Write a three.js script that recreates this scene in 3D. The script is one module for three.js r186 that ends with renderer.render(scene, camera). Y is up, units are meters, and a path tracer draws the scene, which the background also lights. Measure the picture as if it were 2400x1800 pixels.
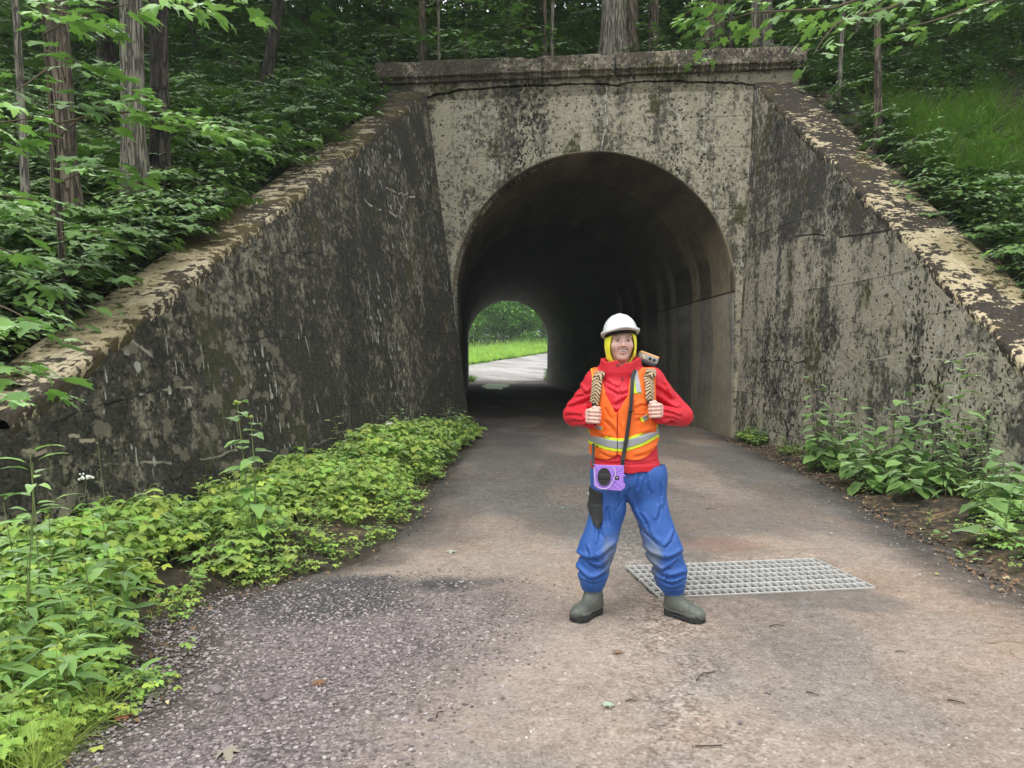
import * as THREE from 'three';
import { mergeGeometries } from 'three/addons/utils/BufferGeometryUtils.js';
import { RoundedBoxGeometry } from 'three/addons/geometries/RoundedBoxGeometry.js';

// ---------- camera, sky, sun, exposure ----------
const EYE = 1.575, FOCAL = 1780, PITCH = Math.atan(54 / FOCAL);      // FOCAL for a picture 2400 wide
const camera = new THREE.PerspectiveCamera(2 * Math.atan(900 / FOCAL) * 180 / Math.PI, 4 / 3, 0.05, 900);
camera.position.set(0, EYE, 0); camera.rotation.x = -PITCH;
const scene = new THREE.Scene();
const renderer = new THREE.WebGLRenderer({ antialias: true });
renderer.toneMapping = THREE.LinearToneMapping;
renderer.toneMappingExposure = 1.75;
renderer.outputColorSpace = THREE.SRGBColorSpace;
renderer.shadowMap.enabled = true;
{ // an even overcast sky, brightest overhead
  const w = 256, h = 128, data = new Float32Array(w * h * 4);
  for (let j = 0; j < h; j++) for (let i = 0; i < w; i++) {
    const e = ((j + 0.5) / h - 0.5) * Math.PI, a = i / w * Math.PI * 2;
    const cloud = 1 + 0.06 * Math.sin(a * 3 + 1.3 + e * 4) * Math.cos(e * 5 + a) + 0.04 * Math.sin(a * 7 + e * 9);
    const l = (e > 0 ? (1 + 2 * Math.sin(e)) / 3 : 1 / 3) * 1.5 * (e > 0 ? 1 + (cloud - 1) * Math.cos(e) : 1), o = (j * w + i) * 4;
    data[o] = l * 0.97; data[o + 1] = l; data[o + 2] = l * 1.02; data[o + 3] = 1;
  }
  const sky = new THREE.DataTexture(data, w, h, THREE.RGBAFormat, THREE.FloatType);
  sky.mapping = THREE.EquirectangularReflectionMapping; sky.magFilter = THREE.LinearFilter; sky.needsUpdate = true;
  scene.background = sky; scene.environment = sky;
}
const sun = new THREE.DirectionalLight(new THREE.Color(1, 0.975, 0.93), 1.0);
sun.position.set(-9, 30, 6); sun.target.position.set(0, 0, -8); scene.add(sun, sun.target);
sun.castShadow = true; sun.shadow.radius = 40; sun.shadow.mapSize.set(4096, 4096);
Object.assign(sun.shadow.camera, { left: -40, right: 40, top: 60, bottom: -40, near: 1, far: 160 });
scene.fog = new THREE.FogExp2(0xdfe8ea, 0.0009);

// ---------- helpers ----------
const V = (x, y, z) => new THREE.Vector3(x, y, z), PI = Math.PI;
const clamp = (x, a = 0, b = 1) => x < a ? a : x > b ? b : x, mix = (a, b, t) => a + (b - a) * t;
const sst = (a, b, x) => { const t = clamp((x - a) / (b - a)); return t * t * (3 - 2 * t); };
function rng(seed) { let a = seed >>> 0; return () => { a = (a + 0x6D2B79F5) | 0; let t = Math.imul(a ^ (a >>> 15), 1 | a); t = (t + Math.imul(t ^ (t >>> 7), 61 | t)) ^ t; return ((t ^ (t >>> 14)) >>> 0) / 4294967296; }; }
const TAB = new Float32Array(65536); { const r = rng(77); for (let i = 0; i < 65536; i++) TAB[i] = r(); }
function n2(x, y) { // value noise 0..1
  const xi = Math.floor(x), yi = Math.floor(y); let fx = x - xi, fy = y - yi; fx = fx * fx * (3 - 2 * fx); fy = fy * fy * (3 - 2 * fy);
  const a = (xi & 255), b = ((xi + 1) & 255), c = (yi & 255) << 8, d = ((yi + 1) & 255) << 8;
  const p = TAB[c + a], q = TAB[c + b], r = TAB[d + a], s = TAB[d + b];
  return p + (q - p) * fx + (r - p + (p - q - r + s) * fx) * fy;
}
function fbm(x, y, o = 4) { let s = 0, a = 0.5, n = 0; for (let i = 0; i < o; i++) { s += a * n2(x, y); n += a; a *= 0.5; x = x * 2.03 + 17.3; y = y * 2.03 + 41.7; } return s / n; }
function n3(x, y, z) {
  const zi = Math.floor(z); let f = z - zi; f = f * f * (3 - 2 * f);
  const a = n2(x + (zi & 63) * 37.17, y + (zi & 63) * 13.71), b = n2(x + ((zi + 1) & 63) * 37.17, y + ((zi + 1) & 63) * 13.71);
  return a + (b - a) * f;
}
const fbm3 = (x, y, z) => 0.57 * n3(x, y, z) + 0.29 * n3(x * 2.1 + 5, y * 2.1, z * 2.1) + 0.14 * n3(x * 4.3, y * 4.3 + 9, z * 4.3);
// a point seen at picture position (px, py) of the 2400 x 1800 photograph, d metres ahead
function at(px, py, d) {
  const x = (px - 1200) / FOCAL, y = (900 - py) / FOCAL, c = Math.cos(PITCH), s = Math.sin(PITCH), k = d / (y * s + c);
  return V(x * k, EYE + (y * c - s) * k, -d);
}
const taken = new Map();
function numbered(name) { const n = taken.get(name) ?? 0; taken.set(name, n + 1); return n ? name + '_' + String(n).padStart(3, '0') : name; }
function shade(o) { o.traverse((c) => { if (c.isMesh) { c.castShadow = true; c.receiveShadow = true; } }); return o; }
function thing(name, label, category, pos = [0, 0, 0], group) {
  const o = new THREE.Group(); o.name = numbered(name); o.position.set(...pos); o.userData = { label, category };
  if (group) o.userData.group = group; scene.add(o); return o;
}
function part(name, geometry, material, parent) {
  const m = new THREE.Mesh(geometry, material); m.name = name; m.castShadow = m.receiveShadow = true; parent.add(m); return m;
}
function single(name, geometry, material, label, category, pos = [0, 0, 0], group) {
  const m = new THREE.Mesh(geometry, material); m.name = numbered(name); m.position.set(...pos); m.castShadow = m.receiveShadow = true;
  m.userData = { label, category }; if (group) m.userData.group = group; scene.add(m); return m;
}
function structure(name, geometry, material) {
  const m = new THREE.Mesh(geometry, material); m.name = numbered(name); m.userData = { kind: 'structure' }; m.castShadow = m.receiveShadow = true; scene.add(m); return m;
}
const M4 = new THREE.Matrix4(), Q4 = new THREE.Quaternion(), E4 = new THREE.Euler();
function xf(p, rx = 0, ry = 0, rz = 0, s = 1, order = 'YXZ') { return new THREE.Matrix4().compose(p, new THREE.Quaternion().setFromEuler(new THREE.Euler(rx, ry, rz, order)), s.isVector3 ? s : V(s, s, s)); }
// many copies of one geometry; list of { m: Matrix4, c: Color }
function scatter(name, geometry, material, list, label, category, parent) {
  const o = new THREE.InstancedMesh(geometry, material, list.length); o.name = parent ? name : numbered(name);
  list.forEach((e, i) => { o.setMatrixAt(i, e.m); if (e.c) o.setColorAt(i, e.c); });
  o.castShadow = o.receiveShadow = true;
  o.userData = { kind: 'stuff' }; if (label) Object.assign(o.userData, { label, category });
  (parent ?? scene).add(o); return o;
}
const rgb = (r, g, b) => new THREE.Color().setRGB(r, g, b);
const std = (o) => new THREE.MeshStandardMaterial({ roughness: 0.9, ...o });
// texture of w x h pixels; paint(u, v, out) with u, v in 0..1 sets out = [r, g, b (0..255 sRGB), height 0..1]
function paint(w, h, fn, bump = true, repeat = false) {
  const c = new Uint8Array(w * h * 4), b = bump ? new Uint8Array(w * h * 4) : null, out = [0, 0, 0, 0];
  for (let j = 0; j < h; j++) for (let i = 0; i < w; i++) {
    fn((i + 0.5) / w, (j + 0.5) / h, out); const o = (j * w + i) * 4;
    c[o] = clamp(out[0], 0, 255); c[o + 1] = clamp(out[1], 0, 255); c[o + 2] = clamp(out[2], 0, 255); c[o + 3] = 255;
    if (b) { b[o] = b[o + 1] = b[o + 2] = clamp(out[3]) * 255; b[o + 3] = 255; }
  }
  const mk = (d, srgb) => { const t = new THREE.DataTexture(d, w, h); t.magFilter = THREE.LinearFilter; t.minFilter = THREE.LinearMipmapLinearFilter; t.generateMipmaps = true; if (srgb) t.colorSpace = THREE.SRGBColorSpace; if (repeat) t.wrapS = t.wrapT = THREE.RepeatWrapping; t.needsUpdate = true; return t; };
  return { map: mk(c, true), bump: b && mk(b, false) };
}
const skin = (t, bumpScale, o = {}) => std({ map: t.map, bumpMap: t.bump, bumpScale, ...o });
// a sheet over a grid: f(i / nu, j / nv) -> [Vector3, u, v]
function sheet(nu, nv, f, flip = false) {
  const p = [], uv = [], ix = [];
  for (let j = 0; j <= nv; j++) for (let i = 0; i <= nu; i++) { const [q, u, v] = f(i / nu, j / nv); p.push(q.x, q.y, q.z); uv.push(u, v); }
  for (let j = 0; j < nv; j++) for (let i = 0; i < nu; i++) { const a = j * (nu + 1) + i, b = a + 1, c = a + nu + 1, d = c + 1; flip ? ix.push(a, c, b, b, c, d) : ix.push(a, b, c, b, d, c); }
  const g = new THREE.BufferGeometry(); g.setAttribute('position', new THREE.Float32BufferAttribute(p, 3)); g.setAttribute('uv', new THREE.Float32BufferAttribute(uv, 2)); g.setIndex(ix); g.computeVertexNormals(); return g;
}
// tapered tube along points, radii; with uv in metres and a wobbling section
function tube(pts, radii, sides = 8, wob = 0, seed = 1) {
  const p = [], uv = [], ix = [], n = pts.length; let len = 0, side = V(1, 0, 0);
  for (let i = 0; i < n; i++) {
    const t = (i < n - 1 ? pts[i + 1].clone() : pts[i].clone()).sub(i > 0 ? pts[i - 1] : pts[i]).normalize();
    if (i) len += pts[i].distanceTo(pts[i - 1]);
    side.addScaledVector(t, -side.dot(t)); if (side.lengthSq() < 1e-6) side.set(0, 0, 1).addScaledVector(t, -t.z); side.normalize();
    const up = t.clone().cross(side);
    for (let k = 0; k <= sides; k++) {
      const a = k / sides * PI * 2, kk = k % sides, r = radii[i] * (1 + wob * (n3(Math.cos(kk / sides * PI * 2) * 2 + seed * 7.1, Math.sin(kk / sides * PI * 2) * 2 + seed, len * 1.2) - 0.5) * 2);
      p.push(pts[i].x + (side.x * Math.cos(a) + up.x * Math.sin(a)) * r, pts[i].y + (side.y * Math.cos(a) + up.y * Math.sin(a)) * r, pts[i].z + (side.z * Math.cos(a) + up.z * Math.sin(a)) * r);
      uv.push(k / sides * Math.max(1, Math.round(radii[0] * 2 * PI / 0.5)) , len);
    }
  }
  for (let i = 0; i < n - 1; i++) for (let k = 0; k < sides; k++) { const a = i * (sides + 1) + k, b = a + 1, c = a + sides + 1, d = c + 1; ix.push(a, b, c, b, d, c); }
  const e0 = p.length / 3; p.push(pts[n - 1].x, pts[n - 1].y, pts[n - 1].z); uv.push(0, len);
  for (let k = 0; k < sides; k++) ix.push((n - 1) * (sides + 1) + k, (n - 1) * (sides + 1) + k + 1, e0);
  const s0 = p.length / 3; p.push(pts[0].x, pts[0].y, pts[0].z); uv.push(0, 0);
  for (let k = 0; k < sides; k++) ix.push(k + 1, k, s0);
  const g = new THREE.BufferGeometry(); g.setAttribute('position', new THREE.Float32BufferAttribute(p, 3)); g.setAttribute('uv', new THREE.Float32BufferAttribute(uv, 2)); g.setIndex(ix); g.computeVertexNormals(); return g;
}
function tint(g, fn) { // vertex colours: a Color or fn(x, y, z) -> [r, g, b]
  const p = g.attributes.position, c = new Float32Array(p.count * 3);
  for (let i = 0; i < p.count; i++) { const q = fn.isColor ? [fn.r, fn.g, fn.b] : fn(p.getX(i), p.getY(i), p.getZ(i)); c[i * 3] = q[0]; c[i * 3 + 1] = q[1]; c[i * 3 + 2] = q[2]; }
  g.setAttribute('color', new THREE.BufferAttribute(c, 3)); return g;
}
const strip = (g) => { const o = g.index ? g.toNonIndexed() : g.clone(); for (const k of Object.keys(o.attributes)) if (!['position', 'normal', 'uv', 'color'].includes(k)) o.deleteAttribute(k); return o; };
const join = (list) => mergeGeometries(list.map(strip), false);
// ---------- shape of the place ----------
const poly = (pts) => (x) => { if (x <= pts[0][0]) return pts[0][1]; for (let i = 1; i < pts.length; i++) if (x <= pts[i][0]) return mix(pts[i - 1][1], pts[i][1], (x - pts[i - 1][0]) / (pts[i][0] - pts[i - 1][0])); return pts[pts.length - 1][1]; };
const SKEW = 0.1034, faceD = (x) => 16 - SKEW * x;                       // headwall plane: metres ahead at x
const axisX = (d) => 1.643 - 0.0501 * (d - 15.83), HALF = 2.877, SPRING = 3.0, APEX = 5.9, FAR = 54.2;
const roadL = poly([[-6, -2.6], [2.6, -1.95], [3.28, -1.72], [3.93, -1.74], [4.6, -2.05], [5.0, -1.85], [5.45, -1.53], [5.9, -1.12], [7.3, -0.98], [11, -0.98], [16, -0.85], [17, -1.22], [54, -3.15], [58, -4.4], [74, -5]]);
const roadR = poly([[-6, 4.2], [3, 3.5], [5.06, 3.45], [6.9, 3.7], [9.9, 4.15], [15.5, 4.42], [16.2, 4.5], [54, 2.6], [58, 4], [95, 6]]);
const lTopX = (d) => -3.43 + 0.1478 * (d - 5.17), lTopY = (d) => 1.17 + 0.5512 * (d - 5.17), lBaseX = (d) => -0.88 - 0.2237 * (16.09 - d);
const rBaseX = (d) => 4.55 + 0.0918 * (15.53 - d), rTopY = (d) => 1.55 + 0.742 * (d - 7.9), rTopX = (d) => rBaseX(d) + 0.0458 * rTopY(d);
const L_END = 5.17, R_END = 6.45, L_CAP = 0.62, R_CAP = 0.87;
function groundY(x, d) {
  let h = 0;
  if (d < 16) { h += 0.17 * sst(0, 0.9, roadL(d) - x) * sst(16, 12, d) + 0.12 * sst(0, 0.9, x - roadR(d)); h += 0.05 * (n2(x * 0.9 + 3, d * 0.9) - 0.5) * sst(-0.2, 1, Math.max(roadL(d) - x, x - roadR(d))); }
  if (d > 56) h += 0.07 * (d - 57) * sst(56, 60, d) - 0.035 * Math.max(0, d - 120);
  if (d > 14 && d < 57) h += 0.02 * (n2(x * 0.7, d * 0.4) - 0.5);
  return h;
}
function hillY(x, d) {
  const ramp = (h0, d0, e) => d < d0 ? h0 * sst(d0 - e, d0, d) : null;
  let l = ramp(1.06, L_END, 2.6) ?? Math.min(lTopY(d), 7.25 + 0.5 * (d - 16.2)) - 0.1;
  let r = ramp(0.38, R_END, 2) ?? Math.min(rTopY(d), 7.35 + 0.5 * (d - 15.6)) - 0.1;
  let h = mix(l, r, sst(-2.4, 6, x));
  if (d > 33) h = Math.min(h, mix(15.9, 16.3, sst(-10, 10, x)) - 0.004 * (d - 33) * (d - 33)) - 0.018 * Math.max(0, d - 36) * (d - 36) * 0.6;
  h = Math.max(h, 0);
  const far = Math.max(lTopX(Math.min(d, 16.2)) - x - L_CAP, x - rTopX(Math.min(d, 15.5)) - R_CAP);
  if (d < (x < 0 ? L_END : R_END)) h *= sst(0, 1.4, far);
  if (h > 0.3) h += (0.5 * (fbm(x * 0.3 + 9, d * 0.3, 3) - 0.5) + 0.16 * (n2(x * 1.3, d * 1.3) - 0.5)) * sst(0, 2.5, Math.max(far, d - 17));
  if (far > 0) h += 0.06 * far * sst(6, 16, d);
  return h;
}

// ---------- ground, road, hillside ----------
const roadTop = (x, d) => Math.max(groundY(x, d) + 0.005, 0.008 - (d < 16 ? 0.02 * Math.exp(-Math.pow((x - 2.35 + 0.04 * d) / 0.5, 2)) + 0.02 * Math.exp(-Math.pow((x + 0.1 - 0.05 * d) / 0.45, 2)) : 0) + 0.022 * (fbm(x * 0.8, d * 0.8, 3) - 0.5) + 0.006 * (n2(x * 5, d * 5) - 0.5));
const GRATE = { x: 0.877, d: 5.80, l: 1.56, w: 0.78, a: Math.atan2(0.22, 1.513) };   // far left corner, length, width, turn
const inGrate = (x, d) => { const ex = x - GRATE.x, ed = d - GRATE.d, c = Math.cos(GRATE.a), s = Math.sin(GRATE.a); return [ex * c + ed * s, -(-ex * s + ed * c)]; };
const fromGrate = (a, b) => { const c = Math.cos(GRATE.a), s = Math.sin(GRATE.a); return [GRATE.x + a * c + b * s, GRATE.d + a * s - b * c]; };
// what lies on the road: colour and height at (x metres right, d metres ahead)
function roadColor(x, d, out) {
  const wx = x + 0.25 * (fbm(x * 1.1, d * 1.1, 2) - 0.5), big = fbm(x * 0.55 + 4, d * 0.35 + 2, 3), med = fbm(x * 2.3, d * 1.7, 3), fine = fbm(x * 21, d * 21, 3), grain = n2(x * 95, d * 95), grit = n2(x * 43 + 7, d * 43);
  let r = 143, g = 129, b = 117;                                             // packed tan dirt
  const sp = n2(x * 150, d * 150), dot = n2(x * 75 + 40, d * 75), k = (big - 0.5) * 26 + (med - 0.5) * 18 + (fine - 0.5) * 30 + (grain - 0.5) * 26 + (sp - 0.5) * 26 + (dot > 0.88 ? 26 : dot < 0.12 ? -30 : 0); r += k; g += k; b += k;
  const rust = sst(0.55, 0.7, fbm(x * 1.3 + 31, d * 1.1 + 11, 4)) * 0.45; r += 9 * rust; g -= 2 * rust; b -= 8 * rust;
  const grey = sst(0.52, 0.68, fbm(x * 0.8 + 61, d * 0.45 + 5, 3)); r -= 14 * grey; g -= 8 * grey; b -= 3 * grey;
  let h = 0.45 + 0.25 * (fine - 0.5) + 0.12 * (med - 0.5);
  // crushed purplish stone along the near edge of the track
  const gv = clamp(sst(0.35, -0.75, wx + 0.25 - 0.30 * (d - 3.2)) * sst(5.6, 4.4, d + 0.7 * (fbm(x * 1.7, d * 1.7, 2) - 0.5)) * 1.05);
  const cell = n2(x * 62 + 9, d * 62 + 3), cell2 = n2(x * 120, d * 120 + 31), gr = clamp(gv + 0.55 * (fbm(x * 4, d * 4, 3) - 0.5) * (gv > 0.02 ? 1 : 0));
  const st = 106 + (cell - 0.5) * 62 + (cell2 - 0.5) * 58 + (med - 0.5) * 30;
  r = mix(r, st * 1.03, gr); g = mix(g, st * 0.94, gr); b = mix(b, st * 0.93, gr); h = mix(h, 0.35 + 0.6 * cell, gr * 0.7);
  // old blackish patch at the foot of the plants, with a ragged rim
  const px = (x + 1.3) / 1.0, pd = (d - 4.98 - 0.28 * (x + 1.3)) / 0.5, rim = 1 - Math.hypot(px, pd) + 1.1 * (fbm(x * 2.6 + 77, d * 3.2, 5) - 0.5), pt = sst(-0.12, 0.35, rim + 0.25 * (cell - 0.5)) * 0.85;
  const bl = 62 + (fine - 0.5) * 34 + (cell - 0.5) * 26; r = mix(r, bl, pt); g = mix(g, bl * 0.99, pt); b = mix(b, bl * 1.0, pt);
  // dark crumbs beside the grate
  const q = 1 - Math.hypot((x - 2.2) / 0.55, (d - 5.0) / 0.3) + 0.9 * (fbm(x * 3 + 17, d * 3, 4) - 0.5), qt = sst(0, 0.35, q) * 0.6 * (0.4 + 0.6 * grit);
  r = mix(r, 86, qt); g = mix(g, 84, qt); b = mix(b, 82, qt);
  // red-brown clay smear and crushed stone line
  const cl = sst(0.1, 0.6, 1 - Math.hypot((x - 1.75) / 0.5, (d - 6.45) / 0.35) + 0.7 * (fbm(x * 3, d * 3, 3) - 0.5)) * 0.45; r = mix(r, 139, cl); g = mix(g, 104, cl); b = mix(b, 88, cl);
  const ln = sst(0.42, 0.05, Math.abs(wx - 0.75 - 0.07 * (d - 3) + 0.05 * Math.max(0, d - 6) - 0.3 * (n2(d * 0.7, 3) - 0.5))) * sst(0.35, 0.6, fbm(x * 2.4, d * 1.3 + 40, 3));
  const lv = (cell - 0.55) * 70; r += lv * ln; g += lv * ln * 0.97; b += lv * ln * 0.95;
  // dark leaf mould along the right-hand rim and the left rim
  const ed = Math.min(roadR(d) - x, x - roadL(d) + 0.15 * sst(4, 6, d)) + 0.5 * (fbm(x * 1.6 + 21, d * 1.2, 4) - 0.5), mo = sst(0.62, 0.08, ed) * sst(2.2, 3.6, d) * sst(17.5, 15.5, d);
  const mk = 66 + (fine - 0.5) * 40 + (cell2 > 0.8 ? 46 : 0) * (cell > 0.5 ? 1 : 0); r = mix(r, mk * 1.08, mo * 0.86); g = mix(g, mk * 0.98, mo * 0.86); b = mix(b, mk * 0.9, mo * 0.86); h += mo * 0.2 * (cell - 0.5);
  if (d > 6) { const dampShade = sst(0.40, 0.6, fbm(x * 0.8 + 3, d * 0.35, 4) + 0.07) * sst(6, 7, d + 1.4 * (fbm(x * 1.5, d * 1.5, 3) - 0.5)) * 0.6; r *= 1 - 0.35 * dampShade; g *= 1 - 0.33 * dampShade; b *= 1 - 0.3 * dampShade; }  // damp patches, with some loss of sky light painted into them
  out[0] = r; out[1] = g; out[2] = b; out[3] = h;
}
{
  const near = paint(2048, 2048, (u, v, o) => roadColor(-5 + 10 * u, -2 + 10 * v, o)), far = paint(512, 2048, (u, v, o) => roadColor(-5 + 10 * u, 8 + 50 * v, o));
  const row = (d0, d1, u0) => (i, j) => {
    const d = mix(d0, d1, j), e = 0.06 * (n2(d * 3, 1) - 0.5), x = mix(roadL(d) - 0.35 + e, roadR(d) + 0.35 + e, i);
    const y = roadTop(x, d) - 0.03 * sst(0.1, 0, Math.min(i, 1 - i));
    return [V(x, d > 15.8 && (i === 0 || i === 1) ? y - 0.02 : y, -d), (x + 5) / 10, (d - u0) / (d1 - u0 > 20 ? 50 : 10)];
  };
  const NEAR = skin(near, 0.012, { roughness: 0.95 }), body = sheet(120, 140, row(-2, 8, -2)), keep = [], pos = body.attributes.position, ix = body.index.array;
  for (let k = 0; k < ix.length; k += 3) { let cx = 0, cz = 0; for (let q = 0; q < 3; q++) { cx += pos.getX(ix[k + q]) / 3; cz += pos.getZ(ix[k + q]) / 3; } const [a, b] = inGrate(cx, -cz); if (!(a > -0.1 && a < GRATE.l + 0.1 && b > -0.1 && b < GRATE.w + 0.1)) keep.push(ix[k], ix[k + 1], ix[k + 2]); }
  body.setIndex(keep);
  const rim = sheet(160, 5, (i, j) => { // dirt packed against the frame of the drain
    const per = 2 * (GRATE.l + GRATE.w), s = (i % 1) * per, c = s < GRATE.l ? [s, 0, 0, -1] : s < GRATE.l + GRATE.w ? [GRATE.l, s - GRATE.l, 1, 0] : s < 2 * GRATE.l + GRATE.w ? [2 * GRATE.l + GRATE.w - s, GRATE.w, 0, 1] : [0, per - s, -1, 0];
    const ca = (c[0] - GRATE.l / 2) / GRATE.l * 2, cb = (c[1] - GRATE.w / 2) / GRATE.w * 2, out = 0.34 * j, inn = j === 0 ? 0.05 * Math.max(0, n2(s * 9, 3) - 0.45) + (c[2] > 0 ? 0.05 * n2(s * 5, 8) : 0) : 0, a = c[0] + (c[2] || Math.sign(ca) * Math.pow(Math.abs(ca), 8)) * out - c[2] * inn, b = c[1] + (c[3] || Math.sign(cb) * Math.pow(Math.abs(cb), 8)) * out - c[3] * inn, [x, d] = fromGrate(a, b);
    return [V(x, roadTop(x, d) + (j === 0 ? -0.05 : j > 0.9 ? -0.03 : 0.004) + 0.004 * sst(0.5, 0, j), -d), (x + 5) / 10, (d + 2) / 10];
  }, true);
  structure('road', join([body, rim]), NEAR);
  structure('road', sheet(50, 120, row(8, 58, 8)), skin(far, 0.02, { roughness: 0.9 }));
  const lane = paint(512, 512, (u, v, o) => { const x = u * 24 - 12, d = v * 42 + 56, k = 150 + (fbm(x * 0.7 + 0.5 * d, d * 0.25, 4) - 0.5) * 90 + (n2(x * 9, d * 9) - 0.5) * 30; o[0] = k; o[1] = k * 0.97; o[2] = k * 0.95; o[3] = fbm(x * 2, d * 2, 3); });
  structure('road', sheet(40, 40, (i, j) => { const d0 = 57.9, t = j, x = mix(-5, 11, i), d1 = 74 + (x + 4) * 2.3, d = mix(d0, d1, t); return [V(x, groundY(x, d) + 0.035, -d), (x + 12) / 24, (d - 56) / 42]; }), skin(lane, 0.05));
  // rain water standing on the floor by the far mouth
  const pool = (cx, cd, rx, rd, seed) => { const s = new THREE.Shape(); for (let k = 0; k <= 60; k++) { const a = k / 60 * PI * 2, q = 0.35 + 1.3 * n2(Math.cos(a) * 2.2 + seed, Math.sin(a) * 2.2 + seed * 3); s[k ? 'lineTo' : 'moveTo'](cx + Math.cos(a) * rx * q, cd + Math.sin(a) * rd * q); } return new THREE.ShapeGeometry(s).rotateX(-PI / 2).translate(0, 0.034, 0); };
  for (const a of [[-1.0, 46, 0.6, 6.5, 3]]) structure('puddle', pool(...a), new THREE.MeshPhysicalMaterial({ color: rgb(0.05, 0.045, 0.04), roughness: 0.3 }));
  // base sheet of the ground, out to the horizon
  const soil = paint(1024, 1024, (u, v, o) => {
    const x = u * 4, y = v * 4, w = (f, s) => mix(mix(fbm(x * f + s, y * f, 4), fbm((x - 4) * f + s, y * f, 4), u), mix(fbm(x * f + s, (y - 4) * f, 4), fbm((x - 4) * f + s, (y - 4) * f, 4), u), v);
    const a = w(3, 0), b = w(17, 50), k = 58 + (a - 0.5) * 70 + (b - 0.5) * 80; o[0] = k * 1.12; o[1] = k * 0.98; o[2] = k * 0.78; if (b > 0.62) { o[0] += 30; o[1] += 20; o[2] += 8; } o[3] = b;
  }, true, true);
  const SOIL = skin(soil, 0.02, { roughness: 1 });
  const uneven = (t) => Math.sign(t - 0.5) * Math.pow(Math.abs(t - 0.5) * 2, 3);
  structure('ground', sheet(120, 160, (i, j) => { const x = 1 + 320 * uneven(i) * 1, d = 12 + (j < 0.5 ? 60 : 420) * uneven(j); return [V(x, groundY(x, d) - 0.05 - (d > 16 && d < 55 && x > axisX(d) - 3.2 && x < axisX(d) + 3.2 ? 0.06 : 0), -d), x / 4, d / 4]; }), SOIL);
  const bed = (side) => sheet(26, 70, (i, j) => { // soil of the planted strip between road and wing wall
    const d = mix(side < 0 ? 0.5 : 1.5, 15.9, j), a = side < 0 ? roadL(d) + 0.12 : roadR(d) - 0.12, b = side < 0 ? (d < L_END ? -4.6 - 1.5 * sst(L_END, 2, d) : lBaseX(d) - 0.15) : (d < R_END ? 6.4 : rBaseX(d) + 0.12), x = mix(a, b, i);
    return [V(x, groundY(x, d) + 0.035 * n2(x * 4, d * 4) * sst(0, 0.15, i) - 0.008, -d), x / 4, d / 4];
  }, side < 0);
  structure('verge', bed(-1), SOIL); structure('verge', bed(1), SOIL);
  const HX = (t) => 46 * Math.pow(t, 1.8), litter = paint(1024, 1024, (u, v, o) => {
    const x = u * 5, y = v * 5, w = (f, s) => mix(mix(fbm(x * f + s, y * f, 4), fbm((x - 5) * f + s, y * f, 4), u), mix(fbm(x * f + s, (y - 5) * f, 4), fbm((x - 5) * f + s, (y - 5) * f, 4), u), v);
    const a = w(2, 7), b = w(13, 3), g = sst(0.45, 0.6, a), k = 62 + (b - 0.5) * 110; o[0] = mix(k * 1.05, k * 0.62, g); o[1] = mix(k * 0.9, k * 0.86, g); o[2] = mix(k * 0.7, k * 0.42, g); o[3] = b;
  }, true, true);
  const HILL = skin(litter, 0.04, { roughness: 1 });
  const rows = (j) => 1 + 62 * Math.pow(j, 1.25), lx = (d) => lTopX(clamp(d, L_END, 16.2)) - L_CAP + 0.05 - 3.2 * sst(52.5, 54, d), rx = (d) => rTopX(clamp(d, R_END, 15.5)) + R_CAP - 0.05;
  const put = (x, d) => [V(x, d > 55 ? mix(hillY(x, 55), groundY(x, d), sst(55, 61, d)) : Math.max(hillY(x, d), groundY(x, d) - 0.1), -d), x / 5, d / 5];
  structure('hillside', join([sheet(60, 110, (i, j) => { const d = rows(j); return put(lx(d) - HX(i), d); }, true), sheet(60, 110, (i, j) => { const d = rows(j); return put(rx(d) + HX(i), d); }),
    sheet(30, 70, (i, j) => { const x = mix(lx(20), rx(20), i), d = mix(faceD(x) + 0.42, 54.6, j); return put(x, d); })]), HILL);
}

// ---------- the concrete underpass ----------
const underpass = thing('concrete_underpass', 'weathered concrete arched underpass with sloping wing walls in the wooded bank', 'tunnel', [0, 0, 0]);
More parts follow.
